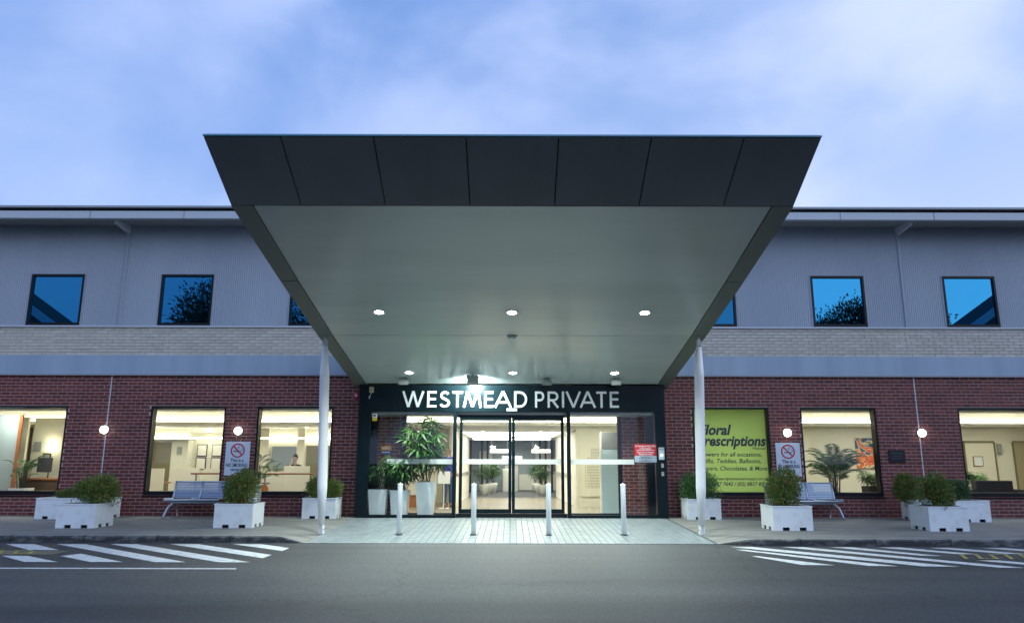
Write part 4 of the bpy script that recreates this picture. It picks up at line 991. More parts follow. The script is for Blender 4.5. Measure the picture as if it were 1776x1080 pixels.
def fan_palm(label, x, y, z, H, n, spread, fans, seed, group, sc=1.0, cat='potted palm'):
    sc *= 1.2; rr = random.Random(seed); th = thing('lady_palm', label, cat, (x, y, z), group); canes = MB()
    for k in range(n):
        a = rr.uniform(0, 2 * PI); r0 = spread * .35 * rr.random(); hh = H * (.35 + .65 * (k + 1) / n) * rr.uniform(.9, 1.0)
        b2 = Vector((r0 * math.cos(a), r0 * math.sin(a), 0)); lean = spread * .75 * rr.random()
        tp = b2 + Vector((lean * math.cos(a), lean * math.sin(a), hh)); canes.tube([tuple(b2), tuple(b2.lerp(tp, .5)), tuple(tp)], [.010, .009, .006], 5)
        for q in range(6):
            f = 1 - .085 * q; p = b2.lerp(tp, f); aa = rr.uniform(0, 2 * PI); el = rr.uniform(-.1, 1.0); pl_ = .16 * sc * rr.uniform(.7, 1.3)
            e = p + Vector((math.cos(aa) * math.cos(el), math.sin(aa) * math.cos(el), math.sin(el))) * pl_
            canes.tube([tuple(p), tuple(e)], .004, 4)
            o = link('frond', rr.choice(fans), th, e); s = sc * rr.uniform(.8, 1.15); o.scale = (s, s, s); o.rotation_euler = (rr.uniform(-.6, .6), rr.uniform(-.7, .5), aa)
    canes.obj('cane', CANE, th); return th
def frond_palm(label, x, y, z, H, n, fr, seed, group, sc=1.0, name_='areca_palm'):
    n = int(n * 1.7); rr = random.Random(seed); th = thing(name_, label, 'potted palm', (x, y, z), group); canes = MB()
    for k in range(n):
        a = 2 * PI * k / n * 2.4 + rr.uniform(-.3, .3); hh = H * rr.uniform(.25, .72); r0 = .10 * rr.random()
        b2 = (r0 * math.cos(a), r0 * math.sin(a), 0); tp = (r0 * 2 * math.cos(a), r0 * 2 * math.sin(a), hh); canes.tube([b2, tp], [.012, .007], 5)
        o = link('frond', rr.choice(fr), th, tp); s = sc * rr.uniform(.75, 1.1); o.scale = (s, s, s); o.rotation_euler = (0, rr.uniform(-1.0, -.2), a)
    canes.obj('cane', CANE, th); return th
GP = 'tall white tapered pots inside the glass porch'
for lb, x, y, h, wt, wb in [('white tapered pot leftmost inside the porch glass', -3.32, -.12, .66, .46, .36), ('white tapered pot second from left inside the porch glass', -2.80, -.02, .64, .46, .36), ('largest white tapered pot, by the left edge of the doors', -2.15, -.02, .84, .50, .36)]:
    tapered_pot('tapered_pot', lb, x, y, .004, h, wt, wb, GP)
GF = 'lady palms in the porch pots'
fan_palm('thin short lady palm in the leftmost porch pot', -3.32, -.12, .61, .72, 6, .40, FANSD, 3, GF, .78)
fan_palm('bushy short lady palm in the second porch pot', -2.80, -.02, .59, .82, 11, .5, FANS + FANSD * 2, 4, GF, .88)
fan_palm('tall lady palm with many fans in the largest porch pot', -2.15, -.02, .79, 1.62, 20, .50, FANS + FANSD * 3, 9, GF, 1.05)

# ------------------------------------------------------------------ inside, seen through the glass
def box_thing(name, label, cat, loc, parts, group=None, rz=0.0):
    th = thing(name, label, cat, loc, group, rz)
    for pn, (x0, x1, y0, y1, z0, z1), m_ in parts: bevel(MB().box(x0, x1, y0, y1, z0, z1).obj(pn, m_, th), .006, 1)
    return th
box_thing('reception_desk', 'tall cream reception counter panel behind the left bench window', 'desk', (-9.23, 2.3, ZFL), [('front_panel', (-.39, .39, -.03, .03, 0, 1.15), CREAM2), ('worktop', (-.39, .39, .03, .6, .70, .74), WOOD), ('side_panel', (.39, 1.0, .25, .30, 0, 1.12), CREAM)])
box_thing('reception_desk', 'cream counter panel cut by the left edge of the left bench window', 'desk', (-10.35, 2.6, ZFL), [('front_panel', (-.36, .36, -.03, .03, 0, 1.12), CREAM2), ('worktop', (-.36, .36, .03, .6, .70, .74), WOOD)])
box_thing('reception_desk', 'cream counter where the woman on the phone sits', 'desk', (-6.08, 2.25, ZFL), [('front_panel', (-.36, .36, -.03, .03, 0, 1.20), CREAM2), ('worktop', (-.36, .36, .03, .6, .78, .82), WOOD), ('side_panel', (-1.2, -.36, .35, .40, 0, 1.02), CREAM)])
hr = thing('window_handrail', 'thin timber handrail with metal posts crossing the reception windows', 'handrail', (0, 1.5, ZFL))
MB().tube([(-8.75, 0, 1.0), (-5.4, 0, 1.0)], .022, 8).obj('rail', WOOD, hr)
for x in (-8.6, -6.72, -5.45): MB().tube([(x, 0, 0), (x, 0, .98)], .025, 8).box(x - .13, x + .13, -.02, .02, .72, .77).obj('post', FIXT, hr)
def tub_chair(x, y, label, rz, m_=ORANGE, g='tub chairs behind the windows'):
    th = thing('tub_chair', label, 'armchair', (x, y, ZFL), g, rz)
    mb = MB(); n = 12
    for k in range(n):
        a, b2 = PI * k / n, PI * (k + 1) / n
        for z0, z1 in ((.12, .80),):
            P = [(.36 * math.cos(a), .36 * math.sin(a)), (.36 * math.cos(b2), .36 * math.sin(b2)), (.27 * math.cos(b2), .27 * math.sin(b2)), (.27 * math.cos(a), .27 * math.sin(a))]
            za = .58 + .22 * math.sin(a); zb = .58 + .22 * math.sin(b2)
            mb.hexa([(P[0][0], P[0][1], z0), (P[1][0], P[1][1], z0), (P[1][0], P[1][1], zb), (P[0][0], P[0][1], za), (P[3][0], P[3][1], z0), (P[2][0], P[2][1], z0), (P[2][0], P[2][1], zb), (P[3][0], P[3][1], za)])
    mb.obj('backrest', m_, th); bevel(MB().box(-.27, .27, -.33, .2, .14, .44).obj('seat', m_, th), .04, 3)
    for sx in (-1, 1):
        for sy in (-.26, .2): MB().tube([(sx * .24, sy, 0), (sx * .24, sy, .14)], .02, 6).obj('leg', CHAR, th)
tub_chair(-10.12, 1.35, 'orange tub chair at the left edge of the left bench window', 2.6)
tub_chair(-6.92, 1.30, 'orange tub chair behind the left bin', 3.5)
tub_chair(7.72, 1.25, 'black rounded chair back just above the right bench', 3.1, CHAR)
for i, (x, z, lb) in enumerate([(-10.57, 1.69, 'upper left framed certificate in the lit niche'), (-10.06, 1.69, 'upper right framed certificate in the lit niche'), (-10.58, 1.25, 'lower left framed certificate in the lit niche'), (-10.07, 1.25, 'lower right framed certificate in the lit niche')]):
    th = thing('picture_frame', lb, 'picture frame', (x, 6.48, z), 'framed certificates in the niche')
    MB().box(-.17, .17, -.02, .015, -.2, .2).obj('frame', CHAR, th); MB().box(-.145, .145, -.024, -.0205, -.175, .175).obj('certificate', OFFW, th)
mon = thing('monitor', 'black screen on an arm behind the leftmost window', 'screen', (-13.33, 2.4, 1.22))
bevel(MB().box(-.2, .2, -.03, .03, -.2, .2).obj('screen', CHAR, mon), .01); MB().tube([(0, .03, 0), (0, .2, -.1), (0, .2, -.36)], .02, 6).obj('arm', CHAR, mon)
box_thing('side_cabinet', 'dark cabinet under the screen behind the leftmost window', 'cabinet', (-13.4, 2.55, ZFL), [('body', (-.55, .5, -.2, .25, 0, .80), mat('dark_timber', (.06, .035, .02), .5)), ('top', (-.58, .53, -.23, .28, .80, .85), WOOD)])
sc_ = thing('wall_sconce', 'glowing wall sconce at the right of the leftmost window', 'wall lamp', (-13.74, 3.2, 1.72))
MB().lathe([(.02, -.10), (.10, 0), (.12, .06)], 16, cap=False).obj('bowl', DOTL, sc_)
for x, z, lb, m_ in ((-13.62, 1.75, 'grey framed notice on the wall behind the leftmost window', GREYP), (-13.30, 1.42, 'dark notice below the grey one behind the leftmost window', CHAR)):
    th = thing('wall_notice', lb, 'notice', (x - .55, 3.28, z)); MB().box(-.12, .12, -.01, .012, -.14, .14).obj('board', m_, th); MB().box(-.09, .09, -.013, -.011, -.1, .1).obj('paper', FIXT, th)

tapered_pot('indoor_pot', 'white pot holding the small palm behind the leftmost window', -13.12, 1.2, ZFL, .62, .42, .32, None)
frond_palm('small palm behind the leftmost window', -13.12, 1.2, .56, 1.0, 13, PIND, 3, None, .58)
tapered_pot('indoor_pot', 'white pot behind the window right of the left no smoking sign', -6.70, .85, ZFL, .45, .34, .28, None)
frond_palm('arching palm at the left of the phone woman window', -6.70, .85, .4, 1.2, 9, PIND, 8, None, .72)
tapered_pot('indoor_pot', 'small pot on the floor in front of the far reception glass', -7.6, 4.8, ZFL, .5, .32, .26, None)
frond_palm('tiny palm far behind the reception counter', -7.6, 4.8, .45, .9, 9, PIND, 12, None, .42)
tapered_pot('indoor_pot', 'dark pot holding the large palm behind the right bench', 8.65, 1.15, ZFL, .40, .46, .36, None, CHAR)
frond_palm('large feathery palm behind the right bench', 8.65, 1.15, .34, 1.45, 22, PIN, 15, None, 1.0)
tapered_pot('indoor_pot', 'dark pot under the painting', 9.92, 1.6, ZFL, .70, .50, .44, None, CHAR)
fan_palm('broad leaved plant under the painting', 9.92, 1.6, .65, .35, 6, .4, FANSD, 33, None, .62)
tapered_pot('indoor_pot', 'pot behind the black sofa at the right edge', 13.28, 2.6, ZFL, .75, .34, .28, None)
fan_palm('spiky plant behind the black sofa at the right edge', 13.28, 2.6, .70, .28, 5, .3, FANS, 35, None, .8)
for x, w, lb in ((13.1, .50, 'black sofa behind the rightmost window, left one'), (14.85, .80, 'black sofa at the right picture edge')):
    box_thing('sofa', lb, 'sofa', (x, 1.55, ZFL), [('seat', (-w, w, .1, .8, .12, .42), CHAR), ('backrest', (-w, w, -.12, .1, .12, .86), CHAR), ('armrest', (-w - .14, -w, -.1, .8, .1, .62), CHAR), ('armrest', (w, w + .14, -.1, .8, .1, .62), CHAR)], 'sofas behind the rightmost window')
# generic abstract painting
PAINT = bpy.data.materials.new('abstract_paint'); PAINT.use_nodes = True; t = PAINT.node_tree; b = t.nodes['Principled BSDF']
co = t.nodes.new('ShaderNodeTexCoord'); mp_ = t.nodes.new('ShaderNodeMapping'); mp_.inputs['Scale'].default_value = (1.2, 1, 2.2); mp_.inputs['Rotation'].default_value = (0, .7, 0)
n = t.nodes.new('ShaderNodeTexNoise'); n.inputs['Scale'].default_value = 1.5; n.inputs['Distortion'].default_value = 1.6; n.inputs['Detail'].default_value = 3
r = t.nodes.new('ShaderNodeValToRGB'); r.color_ramp.interpolation = 'CONSTANT'
for p, c in ((0, (.02, .05, .12)), (.40, (.03, .14, .28)), (.445, (.75, .55, .10)), (.47, (.80, .75, .6)), (.485, (.75, .15, .02)), (.56, (.48, .04, .01)), (.60, (.80, .25, .03)), (.66, (.85, .55, .08))):
    e = r.color_ramp.elements[0] if p == 0 else r.color_ramp.elements.new(p); e.color = (*c, 1); e.position = p
t.links.new(co.outputs['Object'], mp_.inputs[0]); t.links.new(mp_.outputs[0], n.inputs['Vector']); t.links.new(n.outputs['Fac'], r.inputs[0]); t.links.new(r.outputs[0], b.inputs['Base Color'])
pt = thing('abstract_painting', 'colourful abstract canvas of orange, blue and yellow on the cream wall', 'painting', (11.0, 3.81, 1.62))
MB().box(-.48, .48, -.03, .02, -.45, .45).obj('canvas', PAINT, pt)
th = thing('picture_frame', 'small framed print on the wall behind the rightmost window', 'picture frame', (14.22, 3.81, 1.38)); MB().box(-.15, .15, -.015, .02, -.15, .15).obj('frame', WOOD, th); MB().box(-.13, .13, -.019, -.0155, -.13, .13).obj('print', WHITE, th)
# totem, directory, lobby furniture
box_thing('information_totem', 'tall pale cabinet with grey top behind the right glass panel', 'cabinet', (2.62, 1.2, ZFL), [('lower_cabinet', (-.20, .26, -.15, .2, 0, 1.66), mat('pale_cyan', (.50, .64, .66), .35)), ('grey_top', (-.20, .26, -.15, .2, 1.665, 2.12), mat('mid_grey', (.22, .24, .23), .4)), ('side_panel', (-.24, -.203, -.15, .2, 0, 2.12), OFFW)])
db = thing('directory_board', 'cream directory board with rows of small dark lettering behind the right glass panel', 'board', (2.52, 3.82, 1.1))
MB().box(-.42, .42, -.02, .015, -.78, .80).obj('board', CREAM2, db)
mb = MB(); z = .62
for k in range(26):
    x = -.02 if k > 5 else .0
    x0 = -.22 if k > 5 else -.1; x = x0
    while x < .34 - (.1 if k < 6 else R.uniform(0, .25)): q = R.uniform(.02, .06); mb.box(x, x + q, -.0225, -.0205, z, z + .014); x += q + .014
    if k > 7: mb.box(-.28, -.26, -.0225, -.0205, z, z + .016)
    z -= .046
mb.obj('lettering', mat('text_grey', (.12, .11, .08), .6), db)
box_thing('lobby_counter', 'cream lobby counter with an orange base behind the porch palms', 'counter', (-2.75, 3.7, ZFL), [('body', (-.75, .45, -.1, .5, .35, 1.05), CREAM2), ('kick_panel', (-.72, .42, -.05, .45, 0, .345), mat('orange_timber', (.45, .18, .05), .5)), ('top', (-.8, .5, -.15, .55, 1.055, 1.09), OFFW)])
yb = thing('yellow_board', 'bright yellow display board behind the porch palms', 'board', (-3.05, 4.6, 1.55)); MB().box(-.34, .34, -.02, .02, -.2, .2).obj('panel', YELLOW, yb); MB().box(-.03, .03, .0, .02, -1.54, -.2).obj('stand', FIXT, yb)
vs = thing('flower_vase', 'yellow flowers in a vase on the lobby counter', 'vase', (-2.35, 3.75, 1.1)); MB().lathe([(.03, 0), (.05, .06), (.03, .12)], 12).obj('vase', WHITE, vs, True)
mb = MB()
for k in range(9): mb.sphere((R.uniform(-.1, .1), R.uniform(-.08, .08), .2 + R.uniform(-.06, .08)), .035, 8, 5)
mb.obj('blossoms', YELLOW, vs)
ls = thing('sign_stand', 'white paper notice on a thin stand in front of the man', 'notice stand', (-1.98, 3.0, ZFL)); MB().lathe([(.16, 0), (.16, .015), (.02, .02)], 16).tube([(0, 0, .02), (0, 0, .8)], .02, 8).obj('stand', OFFW, ls)
o = MB().box(-.18, .18, -.008, .008, -.02, .34).obj('paper', WHITE, ls, loc=(0, -.02, .72)); o.rotation_euler.x = -.25
# hall: pots, palms, signs, lanterns
def round_pot(x, y, label, s=1.0):
    th = thing('round_pot', label, 'plant pot', (x, y, ZFL), 'round white pots along the hall'); MB().lathe([(.12 * s, 0), (.18 * s, .30 * s), (.20 * s, .42 * s), (.175 * s, .43 * s), (.165 * s, .38 * s)], 20).obj('pot', OFFW, th, True)
hp = [(-1.12, 11.2, 'nearest', 'left'), (-.98, 12.3, 'middle', 'left'), (-.80, 13.4, 'farthest', 'left'), (1.28, 11.2, 'nearest', 'right'), (1.16, 12.3, 'middle', 'right'), (1.05, 13.4, 'farthest', 'right')]
for i, (x, y, a, b2) in enumerate(hp):
    round_pot(x, y, f'{a} round white pot in the row on the {b2} of the hall'); fan_palm(f'{a} dark palm in the row on the {b2} of the hall', x, y, .38, .95, 6, .35, FANSD, 50 + i, 'palms along the hall', .62)
for x, lb, tx in ((-.46, 'white hanging direction sign on the left of the hall', 'Level 1 Day Surgery'), (1.10, 'white hanging direction sign on the right of the hall', 'Reception')):
    th = thing('hanging_sign', lb, 'sign', (x, 9.0, 1.72), 'white direction signs hanging in the hall'); MB().box(-.36, .36, -.01, .01, -.07, .07).obj('panel', WHITE, th); MB().tube([(-.3, 0, .07), (-.3, 0, .53)], .006, 5).tube([(.3, 0, .07), (.3, 0, .53)], .006, 5).obj('cable', FIXT, th)
    text('print', tx, 0, -.012, -.03, .08, INK, th, width=.5)
bs = thing('lit_blue_sign', 'small lit blue sign across the far end of the hall', 'sign', (0.02, 12.0, 1.49)); MB().box(-.42, .42, -.02, .02, -.075, .075).obj('panel', emat('blue_sign_glow', (.02, .10, .85), .45), bs); MB().box(-.34, -.06, -.024, -.021, -.035, .035).box(.06, .34, -.024, -.021, -.035, .035).obj('lit_word', emat('sign_word', (.7, .85, 1.0), .7), bs); MB().tube([(0, 0, .075), (0, 0, .75)], .01, 5).obj('stem', FIXT, bs)
for x, lb in ((-.72, 'white star lantern hanging on the left of the hall'), (.92, 'white star lantern hanging on the right of the hall')):
    th = thing('star_lantern', lb, 'lantern', (x, 9.6, 1.86), 'star lanterns in the hall'); mb = MB(); rr = random.Random(int(x * 100) + 500)
    for k in range(12):
        d = Vector((rr.gauss(0, 1), rr.gauss(0, 1), rr.gauss(0, .7))).normalized(); a = d.orthogonal().normalized() * .05; b2 = d.cross(a)
        base = [tuple(a), tuple(-.5 * a + .87 * b2), tuple(-.5 * a - .87 * b2)]; tip = tuple(d * rr.uniform(.11, .20))
        for i in range(3): mb.tri(base[i], base[(i + 1) % 3], tip)
    mb.obj('star', emat('lantern_glow', (1, .97, .85), 1.3), th); MB().tube([(0, 0, .05), (0, 0, .39)], .004, 4).obj('cord', FIXT, th)
box_thing('hall_cabinet', 'white cabinet at the far end of the hall', 'cabinet', (-.12, 14.6, ZFL), [('body', (-.28, .28, -.2, .2, 0, 1.0), WHITE), ('door', (-.26, .26, -.215, -.203, .04, .96), OFFW)])

# ------------------------------------------------------------------ people
def skinned(name, pts, edges, material, parent, sub=2, root=0):
    me = bpy.data.meshes.new(name); me.from_pydata([p[:3] for p in pts], edges, [])
    o = bpy.data.objects.new(name, me); COL.objects.link(o)
    o.modifiers.new('s', 'SKIN'); sk = me.skin_vertices[0].data
    for i, p in enumerate(pts):
        r_ = p[3]; sk[i].radius = r_ if isinstance(r_, tuple) else (r_, r_); sk[i].use_root = (i == root)
    ss = o.modifiers.new('u', 'SUBSURF'); ss.levels = sub; ss.render_levels = sub
    bpy.context.view_layer.update()
    m2 = bpy.data.meshes.new_from_object(o.evaluated_get(bpy.context.evaluated_depsgraph_get())); bpy.data.objects.remove(o)
    m2.name = name; m2.materials.clear(); m2.materials.append(material); m2.shade_smooth()
    return link(name, m2, parent)
def chain(n, s=0): return [(s + i, s + i + 1) for i in range(n - 1)]
SKIN_L = mat('skin_light', (.62, .43, .33), .5); SKIN_T = mat('skin_tan', (.42, .24, .16), .5)
DENIM = mat('denim', (.05, .09, .20), .8); BLUESH = mat('blue_shirt', (.05, .07, .38), .7); SHOE = mat('brown_shoe', (.16, .07, .03), .5); HAIRD = mat('dark_hair', (.012, .009, .008), .5); JACK = mat('black_jacket', (.012, .012, .015), .7)
def head_mesh(parent, c, s, skin, name='body'): pass
def face_parts(th, c, yaw, hair=None, bald=False, skin=SKIN_L):
    fr = link('face', None, th, c); bpy.data.objects.remove(fr)
def head_pts(c, s=1.0, f=(0, -1)):
    # crown, brow, cheek, jaw along the head, nose forward
    x, y, z = c; fx_, fy_ = f
    return [(x, y, z - .02 * s, (.072 * s, .088 * s)), (x, y, z + .045 * s, (.074 * s, .092 * s)), (x, y, z + .095 * s, (.05 * s, .062 * s))]
def person_standing(th, skin):
    P = [(0, 0, .95, (.15, .11)), (0, 0, 1.12, (.145, .105)), (0, 0, 1.30, (.17, .115)), (0, 0, 1.42, (.12, .09)), (0, -.01, 1.50, .055), (0, -.02, 1.56, (.062, .07)), (0, -.02, 1.63, (.074, .092)), (0, -.015, 1.70, (.066, .08)),
         (-.19, 0, 1.38, .058), (-.235, .02, 1.14, .044), (-.20, -.14, .96, .034), (-.18, -.20, .93, .03),
         (.19, 0, 1.38, .058), (.235, .02, 1.14, .044), (.20, -.14, .98, .034), (.18, -.20, .96, .03),
         (-.095, 0, .86, .09), (-.10, -.01, .50, .062), (-.105, .02, .10, .042), (-.11, -.10, .045, (.045, .035)),
         (.095, 0, .86, .09), (.10, -.01, .50, .062), (.105, .02, .10, .042), (.11, -.10, .045, (.045, .035))]
    Eg = [(0, 1), (1, 2), (2, 3), (3, 4), (4, 5), (5, 6), (6, 7), (3, 8), (8, 9), (9, 10), (10, 11), (3, 12), (12, 13), (13, 14), (14, 15), (0, 16), (16, 17), (17, 18), (18, 19), (0, 20), (20, 21), (21, 22), (22, 23)]
    return P, Eg
def fingers(mb, c, d, side, s=1.0):
    d = Vector(d).normalized(); sd_ = Vector(side).normalized(); c = Vector(c); dn = Vector((0, 0, -1))
    for k, l in enumerate((.068, .078, .074, .058)):
        b2 = c + sd_ * (k - 1.5) * .019 * s; p1 = b2 + d * l * .5 * s; p2 = p1 + (d + dn * .7).normalized() * l * .5 * s
        mb.tube([tuple(b2), tuple(p1), tuple(p2)], [.0095 * s, .0085 * s, .006 * s], 6)
    b2 = c - sd_ * .036 * s - d * .03 * s; p1 = b2 + (d - sd_ * .8).normalized() * .035 * s; mb.tube([tuple(b2), tuple(p1), tuple(p1 + d * .028 * s)], [.011 * s, .0095 * s, .007 * s], 6)
def face(th, c, skin, hair=None, tilt=0.0, s=1.0):
    x, y, z = c
    MB().tube([(x, y - .085 * s, z + .03 * s), (x, y - .108 * s, z - .008 * s), (x, y - .09 * s, z - .016 * s)], [.009 * s, .014 * s, .010 * s], 6).obj('nose', skin, th, True)
    for sx in (-1, 1):
        MB().sphere((x + sx * .030 * s, y - .083 * s, z + .022 * s), .0095 * s, 8, 6).obj('eye', HAIRD, th, True)
        MB().sphere((x + sx * .076 * s, y + .005 * s, z + .005 * s), .022 * s, 8, 6, 1.4).obj('ear', skin, th, True)
        MB().box(x + sx * .030 * s - .016, x + sx * .030 * s + .016, y - .092 * s, y - .080 * s, z + .042 * s, z + .048 * s).obj('eyebrow', HAIRD, th)
    MB().box(x - .022 * s, x + .022 * s, y - .093 * s, y - .080 * s, z - .046 * s, z - .037 * s).obj('mouth', mat('lips', (.38, .12, .10), .5), th)
man = thing('person', 'bald man in a blue shirt and jeans standing behind the left door post', 'person', (-1.90, 3.5, ZFL), None, .5)
P, Eg = person_standing(man, SKIN_T)
skinned('body', P, Eg, SKIN_T, man); mb = MB(); fingers(mb, (-.18, -.23, .92), (0, -.6, -.5), (1, 0, 0)); fingers(mb, (.18, -.23, .95), (0, -.6, -.5), (-1, 0, 0)); mb.obj('fingers', SKIN_T, man, True)
face(man, (0, -.02, 1.64), SKIN_T)
skinned('shirt', [(0, 0, .86, (.165, .13)), (0, 0, 1.12, (.165, .125)), (0, 0, 1.30, (.185, .13)), (0, 0, 1.42, (.13, .10)), (0, -.005, 1.465, .066), (-.19, 0, 1.385, .07), (-.235, .015, 1.18, .062), (.19, 0, 1.385, .07), (.235, .015, 1.18, .062)], [(0, 1), (1, 2), (2, 3), (3, 4), (3, 5), (5, 6), (3, 7), (7, 8)], BLUESH, man)
skinned('jeans', [(0, 0, .93, (.155, .118)), (-.095, 0, .84, .102), (-.10, -.01, .50, .078), (-.105, .02, .09, .06), (.095, 0, .84, .102), (.10, -.01, .50, .078), (.105, .02, .09, .06)], [(0, 1), (1, 2), (2, 3), (0, 4), (4, 5), (5, 6)], DENIM, man)
for sx in (-1, 1): skinned('shoe', [(sx * .105, .04, .05, .05), (sx * .108, -.06, .045, .048), (sx * .112, -.16, .035, (.04, .03))], chain(3), SHOE, man)
# woman at the counter on the phone (seated; built to the lap, her chair behind the panel)
wo = thing('person', 'dark haired woman in a black jacket talking on the phone behind the counter', 'person', (-6.42, 3.2, ZFL + .06))
P = [(0, .02, .52, (.16, .13)), (0, .02, .72, (.13, .105)), (0, .0, .92, (.15, .105)), (0, 0, 1.10 , (.11, .08)), (0, -.015, 1.17, .045), (0, -.03, 1.25, (.055, .065)), (0, -.03, 1.33, (.066, .083)), (0, -.02, 1.41, (.058, .07)),
     (-.17, 0, 1.06, .05), (-.24, -.10, .90, .04), (-.13, -.12, 1.12, .03), (-.09, -.07, 1.21, .028), (.17, 0, 1.06, .05), (.22, -.05, .84, .04), (.12, -.25, .85, .032),
     (-.10, -.10, .50, .09), (-.12, -.45, .50, .065), (-.12, -.48, .10, .045), (-.12, -.58, .05, .035), (.10, -.10, .50, .09), (.12, -.45, .50, .065), (.12, -.48, .10, .045), (.12, -.58, .05, .035)]
Eg = [(0, 1), (1, 2), (2, 3), (3, 4), (4, 5), (5, 6), (6, 7), (3, 8), (8, 9), (9, 10), (10, 11), (3, 12), (12, 13), (13, 14), (0, 15), (15, 16), (16, 17), (17, 18), (0, 19), (19, 20), (20, 21), (21, 22)]
skinned('body', P, Eg, SKIN_L, wo); face(wo, (0, -.03, 1.335), SKIN_L, s=.95)
mb = MB(); fingers(mb, (-.085, -.075, 1.235), (.15, -.2, .9), (0, 1, 0), .85); mb.obj('fingers', SKIN_L, wo, True)
MB().tube([(-.075, -.03, 1.36), (-.085, -.07, 1.29), (-.06, -.11, 1.24)], [.018, .013, .018], 8).obj('handset', SIGNW, wo, True)
skinned('hair', [(0, .045, 1.30, (.075, .06)), (0, .025, 1.38, (.082, .075)), (0, -.01, 1.435, (.07, .06)), (0, .03, 1.48, .045)], chain(4), HAIRD, wo)
skinned('jacket', [(0, .02, .55, (.175, .14)), (0, .02, .74, (.145, .12)), (0, 0, .95, (.165, .12)), (0, 0, 1.13, (.125, .09)), (-.18, 0, 1.11, .07), (-.24, -.10, .92, .053), (-.15, -.12, 1.10, .042), (.18, 0, 1.11, .07), (.22, -.05, .86, .053), (.14, -.20, .87, .044)], [(0, 1), (1, 2), (2, 3), (3, 4), (4, 5), (5, 6), (3, 7), (7, 8), (8, 9)], JACK, wo)
box_thing('office_chair', 'office chair under the woman on the phone', 'chair', (-6.42, 3.25, ZFL), [('seat', (-.23, .23, -.25, .22, .36, .47), CHAR), ('backrest', (-.2, .2, .24, .29, .5, .95), CHAR), ('stem', (-.03, .03, -.03, .03, .06, .36), CHAR), ('base', (-.25, .25, -.25, .25, 0, .06), CHAR)])
# seated figure at the right window edge
se = thing('person', 'brown haired person in dark clothes at the right edge of the painting window', 'person', (10.52, 2.35, ZFL), None, 1.2)
skinned('body', P, Eg, SKIN_T, se); face(se, (0, -.03, 1.335), SKIN_T, s=.95)
skinned('hair', [(0, .045, 1.26, (.08, .07)), (0, .025, 1.36, (.085, .08)), (0, -.01, 1.42, (.07, .06))], chain(3), mat('brown_hair', (.10, .05, .025), .6), se)
skinned('jacket', [(0, .02, .55, (.175, .14)), (0, .02, .74, (.145, .12)), (0, 0, .93, (.165, .12)), (0, 0, 1.09, (.125, .09)), (-.17, 0, 1.06, .062), (-.24, -.10, .90, .053), (-.15, -.12, 1.08, .042), (.17, 0, 1.06, .062), (.22, -.05, .84, .053), (.14, -.20, .85, .044)], [(0, 1), (1, 2), (2, 3), (3, 4), (4, 5), (5, 6), (3, 7), (7, 8), (8, 9)], CHAR, se)
skinned('trousers', [(0, .02, .52, (.17, .14)), (-.10, -.10, .50, .10), (-.12, -.45, .50, .075), (-.12, -.48, .12, .055), (.10, -.10, .50, .10), (.12, -.45, .50, .075), (.12, -.48, .12, .055)], [(0, 1), (1, 2), (2, 3), (0, 4), (4, 5), (5, 6)], CHAR, se)
box_thing('office_chair', 'dark chair under the person at the painting window', 'chair', (10.52, 2.35, ZFL), [('seat', (-.23, .23, -.25, .22, .36, .43), CHAR), ('backrest', (-.2, .2, .2, .25, .5, .85), CHAR), ('pedestal', (-.05, .05, -.05, .05, 0, .36), CHAR)], rz=1.2)

# ------------------------------------------------------------------ benches and bins
def bench(x0, label):
    th = thing('steel_bench', label, 'bench', (x0, -.72, 0), 'perforated steel benches against the brick wall')
    W = .655
    for k in range(2):
        a, b2 = .03 + k * W, k * W + W - .02
        mb = MB(); P = [(-.06, .425), (-.02, .445), (.12, .43), (.30, .42), (.40, .43)]
        for (y0, z0), (y1, z1) in zip(P, P[1:]): mb.quad((a, y0, z0), (b2, y0, z0), (b2, y1, z1), (a, y1, z1))
        mb.obj('seat', PERF, th)
        mb = MB(); P = [(.40, .45), (.45, .60), (.52, .82), (.54, .84)]
        for (y0, z0), (y1, z1) in zip(P, P[1:]): mb.quad((a, y0, z0), (b2, y0, z0), (b2, y1, z1), (a, y1, z1))
        mb.obj('backrest', PERF, th)
    MB().tube([(0, -.06, .425), (2 * W, -.06, .425)], .022, 8).tube([(.04, .20, .36), (2 * W - .04, .20, .36)], .035, 8).tube([(.02, .54, .845), (2 * W - .02, .54, .845)], .014, 6).obj('rail', STEEL, th, True)
    for k in range(3):
        x = k * W
        MB().tube([(x, -.075, .43), (x, -.02, .455), (x, .36, .435), (x, .41, .47), (x, .55, .855)], .024, 8).obj('side_frame', STEEL, th, True)
    for x in (.12, 2 * W - .12):
        s = -1 if x < W else 1
        MB().tube([(x, .20, .36), (x + s * .06, .02, .24), (x + s * .10, -.06, .06), (x + s * .11, -.09, .012)], [.028, .026, .022, .022], 8).obj('leg', STEEL, th, True)
        MB().tube([(x, .20, .36), (x, .38, .22), (x, .46, .012)], [.028, .024, .02], 8).obj('leg', CHROME, th, True)
    return th
bench(-8.36, 'blue grey perforated steel bench under the left reception window')
bench(6.66, 'blue grey perforated steel bench under the painting window')
def bin_(x, y, label):
    th = thing('litter_bin', label, 'bin', (x, y, 0), 'corrugated metal litter bins')
    prof = [(.235, 0), (.235, .03)]
    for k in range(14):
        z = .05 + k * .05; prof += [(.228, z), (.245, z + .012), (.245, z + .03), (.228, z + .042)]
    MB().lathe(prof + [(.235, .76)], 32).obj('body', GALV, th, True)
    MB().lathe([(.26, .76), (.285, .775), (.285, .80), (.22, .815), (.10, .825)], 32).obj('lid', GALV, th, True)
    bevel(MB().box(-.10, .10, -.08, .08, .82, .875).obj('ashtray', STEEL, th), .01)
